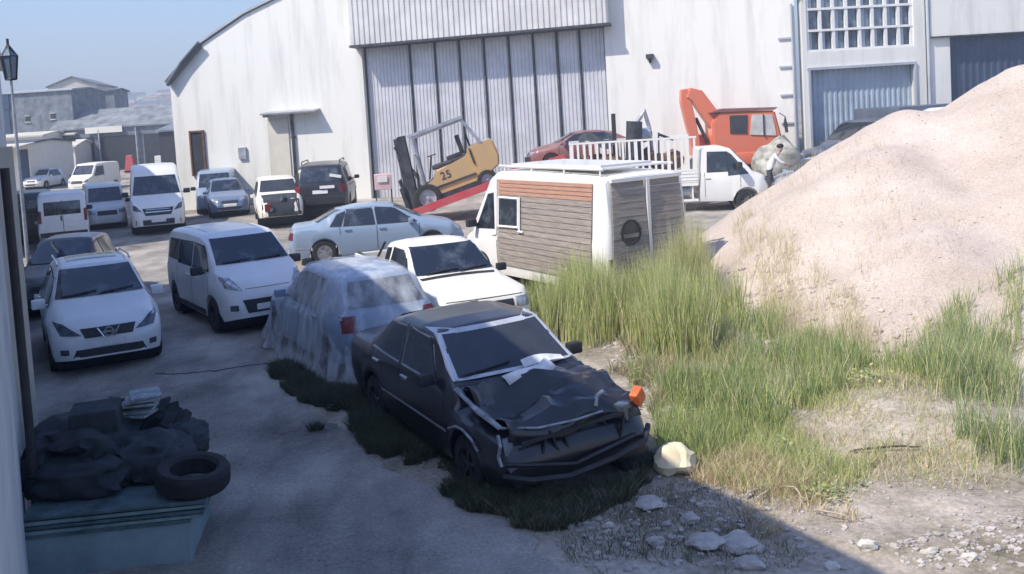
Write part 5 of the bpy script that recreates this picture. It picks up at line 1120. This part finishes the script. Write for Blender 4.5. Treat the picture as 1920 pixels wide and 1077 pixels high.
rubble('heap_stones', [([(3.8, 16), (6.0, 11.6), (12, 10.6), (14, 17), (9, 19)], 900, (.008, .026)), ([(3.2, 17), (4.2, 12.3), (5.6, 11.4), (7, 11), (6.2, 13), (5, 17)], 500, (.015, .07))], M['hstone'], 'coarse stones that rolled down the pinkish gravel heap and lie at its foot', 15)
def rock(px_, py_, r_, m, label, flat=.6, sd_=1, name='stone', cat='stone', group=None):
    p = gp(px_, py_); z = ground(p.x, p.y); mb = MB(); mb.rock((0, 0, r_*flat*.55), r_, sd_, flat, 3)
    for f in mb.b.faces: pass
    o = mb.done(name, m, None, (p.x, p.y, z), smooth=24); tag(o, label, cat, group); return o
M['yellow_stone'] = mat('yellowish_white_stone', (.78, .68, .46), .75, 0, 0, 3.5, c2=(.62, .52, .34), bump=.3, bs=9)
rock(1266, 884, .21, M['yellow_stone'], 'large yellowish white stone at the shadow edge beside the wrecked saloon front', .75, 3)
for i, (a, b, r_, mk, lb_) in enumerate([
    (1628, 1040, .085, 'pstone', 'white oval stone on the edge of the shadow at lower right'),
    (1560, 1068, .06, 'pstone', 'small round pale stone at the bottom edge right of the shadow tip'),
    (1475, 812, .05, 'pstone', 'small cream stone among the green weeds in the sun'),
    (1017, 967, .035, 'pstone', 'tiny bright stone on the lane edge below the wrecked saloon'),
    (790, 798, .03, 'pstone', 'tiny pale pebble beside the shaded weeds next to the door of the wrecked saloon'),
    (882, 908, .04, 'pstone', 'pale stone at the left end of the weeds under the wrecked front wheel'),
    (1322, 1030, .16, 'stone', 'jagged grey slab lying darkly in the shade at the bottom centre right'),
    (1385, 1030, .17, 'stone', 'flat grey concrete piece right of the jagged slab in shade'),
    (1220, 958, .12, 'stone', 'flat pale flake of concrete in the shaded rubble below the yellowish stone'),
    (1230, 1025, .09, 'stone', 'grey round lump in the shade left of the jagged slab'),
    (1142, 992, .05, 'pstone', 'little white stone at the left end of the shaded rubble'),
    (1405, 1072, .12, 'stone', 'dark grey lump at the bottom edge in shade'),
    (1195, 895, .07, 'pstone', 'pale chip of stone in front of the bent bumper'),
    (1295, 985, .08, 'stone', 'grey angular stone above the jagged slab'),
    (1820, 1060, .06, 'pstone', 'pale stone in the sunny gravel at the lower right corner'),
    (1745, 1050, .05, 'pstone', 'small pale stone between the oval stone and the lower right corner')]):
    rock(a, b, r_, M[mk], lb_, .35 if r_ > .1 else .6, i+11)
def stick(name, a, b, r_, m, label, sag=.03, cat='stick', lift=.03):
    A = gp(*a); B = gp(*b); P = []
    for k in range(7):
        t = k/6; x = A.x+(B.x-A.x)*t; y = A.y+(B.y-A.y)*t; P.append((x+.03*math.sin(t*7+a[0]), y+.02*math.cos(t*5), ground(x, y)+lift+sag*math.sin(t*math.pi)))
    mb = MB(); mb.tube(P, [r_*(1.1-.5*k/6) for k in range(7)], 5); tag(mb.done(name, m, None, smooth=60), label, cat)
M['wood'] = mat('dry_stick', (.50, .43, .33), .85, 0, .3, 12); M['dwood'] = mat('dark_stick', (.09, .07, .06), .85, 0, .3, 12)
stick('stick', (1405, 948), (1440, 908), .012, M['wood'], 'short pale stick slanting by the shadow edge, leftmost of the pair')
stick('stick', (1425, 952), (1448, 915), .010, M['wood'], 'short pale stick slanting by the shadow edge, right one of the pair')
stick('stick', (1450, 920), (1520, 950), .010, M['wood'], 'curved pale stalk lying in the green patch near the shadow edge', .06)
stick('stick', (1530, 975), (1600, 982), .009, M['wood'], 'straight pale stalk lying flat on bare soil right of the shadow edge')
stick('stick', (1600, 858), (1735, 855), .012, M['dwood'], 'long dark thin rod lying on the pale mound')
stick('stick', (1340, 872), (1395, 828), .010, M['wood'], 'pale stalk leaning behind the yellowish white stone')
stick('stick', (1310, 965), (1365, 972), .010, M['wood'], 'pale splinter lying in the shaded rubble')
# ------------------------------------------------------------------ boards, sacks and tyre by the near wall
M['teal'] = mat('teal_paint', (.11, .17, .18), .6, 0, .4, 3); M['tealb'] = mat('teal_board', (.22, .31, .31), .55, 0, .3, 2.5)
M['tarp'] = mat('dark_tarp', (.025, .032, .04), .75, 0, .3, 3, bump=.6, bs=8); M['sack'] = mat('grey_sack', (.04, .05, .062), .85, 0, .3, 4, bump=.5, bs=22)
bx = empty('storage_box', (-3.24, 8.12, 0), R(6), 'low teal storage box with pale side under the stacked boards', 'box')
mb = MB(); mb.box((0, 0, .17), (1.46, 1.06, .36), bev=.01); mb.done('body', mat('pale_teal_box', (.27, .36, .37), .7, 0, 0, 2.2, c2=(.17, .24, .26)), bx)
mb = MB(); mb.box((0, 0, .37), (1.50, 1.10, .035), bev=.008); mb.done('lid', M['teal'], bx)
for k, z in enumerate((.405, .445, .485, .527)):
    mb = MB(); mb.box((0, 0, 0), (1.48+.03*(k % 2), 1.12, .028), Matrix.Rotation(R(6+(-1)**k*.6), 4, 'Z'), bev=.004)
    tag(mb.done('board', M['teal' if k % 2 else 'tealb'], None, (-3.12+.01*k, 8.12, z+.006)), ['lowest thin teal board on the storage box', 'second lowest dark teal board of the stack on the storage box', 'pale teal board just under the top one of the stack', 'topmost dark teal board carrying the sacks and the tyre'][k], 'board')
def blob(name, c, sc, m, label, cat, seed, fold=.12, sub=4):
    b = bmesh.new(); bmesh.ops.create_icosphere(b, subdivisions=sub, radius=1)
    for v in b.verts:
        d = v.co.normalized(); k = 1+fold*1.6*noise.noise(d*1.6+Vector((seed, 0, 0)))+fold*(1-2.4*abs(noise.noise(d*2.6+Vector((seed, 4, 0)))))*1.1+fold*.5*(1-3*abs(noise.noise(d*6+Vector((seed, 9, 0)))))
        e = Vector((math.copysign(abs(d.x)**.8, d.x), math.copysign(abs(d.y)**.8, d.y), math.copysign(abs(d.z)**.8, d.z)))
        p = Vector((e.x*sc[0]*k, e.y*sc[1]*k, e.z*sc[2]*k)); 
        if p.z < -sc[2]*.75: p.z = -sc[2]*.75
        v.co = p
    mb = MB(); mb.b.free(); mb.b = b; return tag(mb.done(name, m, None, c, smooth=70), label, cat)
TZ = .56
blob('tarp', (-3.62, 8.55, TZ+.19), (.42, .55, .26), M['tarp'], 'big crumpled dark tarpaulin bundle against the near wall on the board stack', 'tarpaulin', 2, .2)
blob('sack', (-2.95, 8.35, TZ+.14), (.31, .30, .19), M['sack'], 'dark grey blue bulging sack between the tarpaulin and the tyre', 'sack', 5, .14)
blob('sack', (-3.5, 8.05, TZ+.12), (.42, .26, .17), M['tarp'], 'flat dark sack at the front of the pile', 'sack', 9, .14)
blob('sack', (-2.78, 8.75, TZ+.13), (.22, .22, .18), M['sack'], 'rounded dark sack behind the tyre', 'sack', 14, .12)
blob('tarp', (-3.35, 8.95, TZ+.2), (.42, .24, .26), M['tarp'], 'folded dark tarpaulin at the back of the pile', 'tarpaulin', 21, .2)
p = yp(182, 792, 8.45)
mb = MB(); mb.box((0, 0, 0), (.42, .30, .32), Matrix.Rotation(.12, 4, 'X') @ Matrix.Rotation(.2, 4, 'Z'), bev=.015); tag(mb.done('carton', M['sack'], None, (p.x, p.y, p.z)), 'blue grey carton lying on top of the sack pile', 'box')
M['bluegrey'] = mat('pale_packing', (.30, .34, .37), .7, 0, .3, 9, bump=.5, bs=14)
for k in range(5):
    p = yp(248+k*6, 775-k*9, 8.75); mb = MB(); mb.box((0, 0, 0), (.40-.03*k, .26, .025), Matrix.Rotation(.15*k-.2, 4, 'Z') @ Matrix.Rotation(.1*math.sin(k*2), 4, 'X'), bev=.004)
    tag(mb.done('slat', M['bluegrey'], None, (p.x, p.y, p.z)), ['lowest pale grey slat at the back right of the pile', 'second pale slat from the bottom at the back right of the pile', 'middle pale slat at the back right of the pile', 'second pale slat from the top at the back right of the pile', 'topmost pale slat at the back right of the pile'][k], 'slat')
p = yp(322, 797, 8.75); mb = MB(); mb.grid([[Vector((-.14+.05*i, -.05+.1*j, .03*math.sin(i*1.7)+.04*j)) for j in range(3)] for i in range(7)]); o = mb.done('rubber_flap', M['rubber'], None, (p.x, p.y, p.z)); o.modifiers.new('t', 'SOLIDIFY').thickness = .02; tag(o, 'small black bent rubber flap at the right end of the slats', 'rubber')
p = gp(352, 835, .68); mb = MB(); mb.box((0, 0, 0), (.42, .10, .04), Matrix.Rotation(-.45, 4, 'Z') @ Matrix.Rotation(.12, 4, 'Y'), bev=.005); tag(mb.done('plank', M['steel'], None, (p.x-.02, p.y, .70)), 'short dark plank sticking out above the tyre', 'plank')
p = gp(362, 893, TZ+.09); mb = MB(); rT = .315
prof = [(rT*.62, -.06), (rT*.72, -.09), (rT*.93, -.09), (rT, -.06)]+[(rT*(1.0+.012*(k % 2)), -.06+.12*k/8) for k in range(1, 8)]+[(rT, .06), (rT*.93, .09), (rT*.72, .09), (rT*.62, .06)]
mb.lathe(prof, 48, axis='Z'); 
mb.lathe([(rT*.62, -.06), (rT*.64, -.05), (rT*.66, .05), (rT*.62, .06)], 48, axis='Z')
ty = mb.done('tyre', M['rubber'], None, (p.x, p.y, TZ+.10), smooth=35); ty.rotation_euler = (.06, .1, 0); tag(ty, 'worn black tyre lying flat on the right end of the board stack', 'tyre')
tag(MB().rock((0, 0, 0), .05, 2).done('stone', M['pstone'], None, (*gp(1203, 800), .35)), 'pale chip lying at the right corner of the crushed car nose', 'stone')

# long crack across the packed lane
mb = MB(); P = []
for k in range(40):
    t = k/39; a = gp(290+235*t, 702-17*t+4*math.sin(t*5)); x = a.x+.03*noise.noise(Vector((t*14, 0, 0))); y = a.y+.10*noise.noise(Vector((t*11, 3, 0)))
    w_ = .012+.03*abs(noise.noise(Vector((t*9, 5, 0)))); z = ground(x, y)+.012; P.append([Vector((x, y-w_, z)), Vector((x, y+w_, z))])
mb.grid(P); tag(mb.done('road_crack', M['dark'], None, nrm=False), kind='structure')

# thin cool white haze volume added for a soft veil over the yards
mb = MB(); mb.box((-60, 380, 16), (1100, 1300, 50)); hz_o = mb.done('haze', None, None)
mh = bpy.data.materials.new('haze_air'); mh.use_nodes = True; th_ = mh.node_tree; th_.nodes.remove(th_.nodes['Principled BSDF'])
pv = th_.nodes.new('ShaderNodeVolumePrincipled'); pv.inputs['Color'].default_value = (.86, .92, .97, 1); pv.inputs['Density'].default_value = .0026; pv.inputs['Anisotropy'].default_value = .2
th_.links.new(pv.outputs[0], th_.nodes['Material Output'].inputs['Volume']); hz_o.data.materials.append(mh); tag(hz_o, kind='stuff', label='pale haze added as a soft veil over the yards', cat='haze')
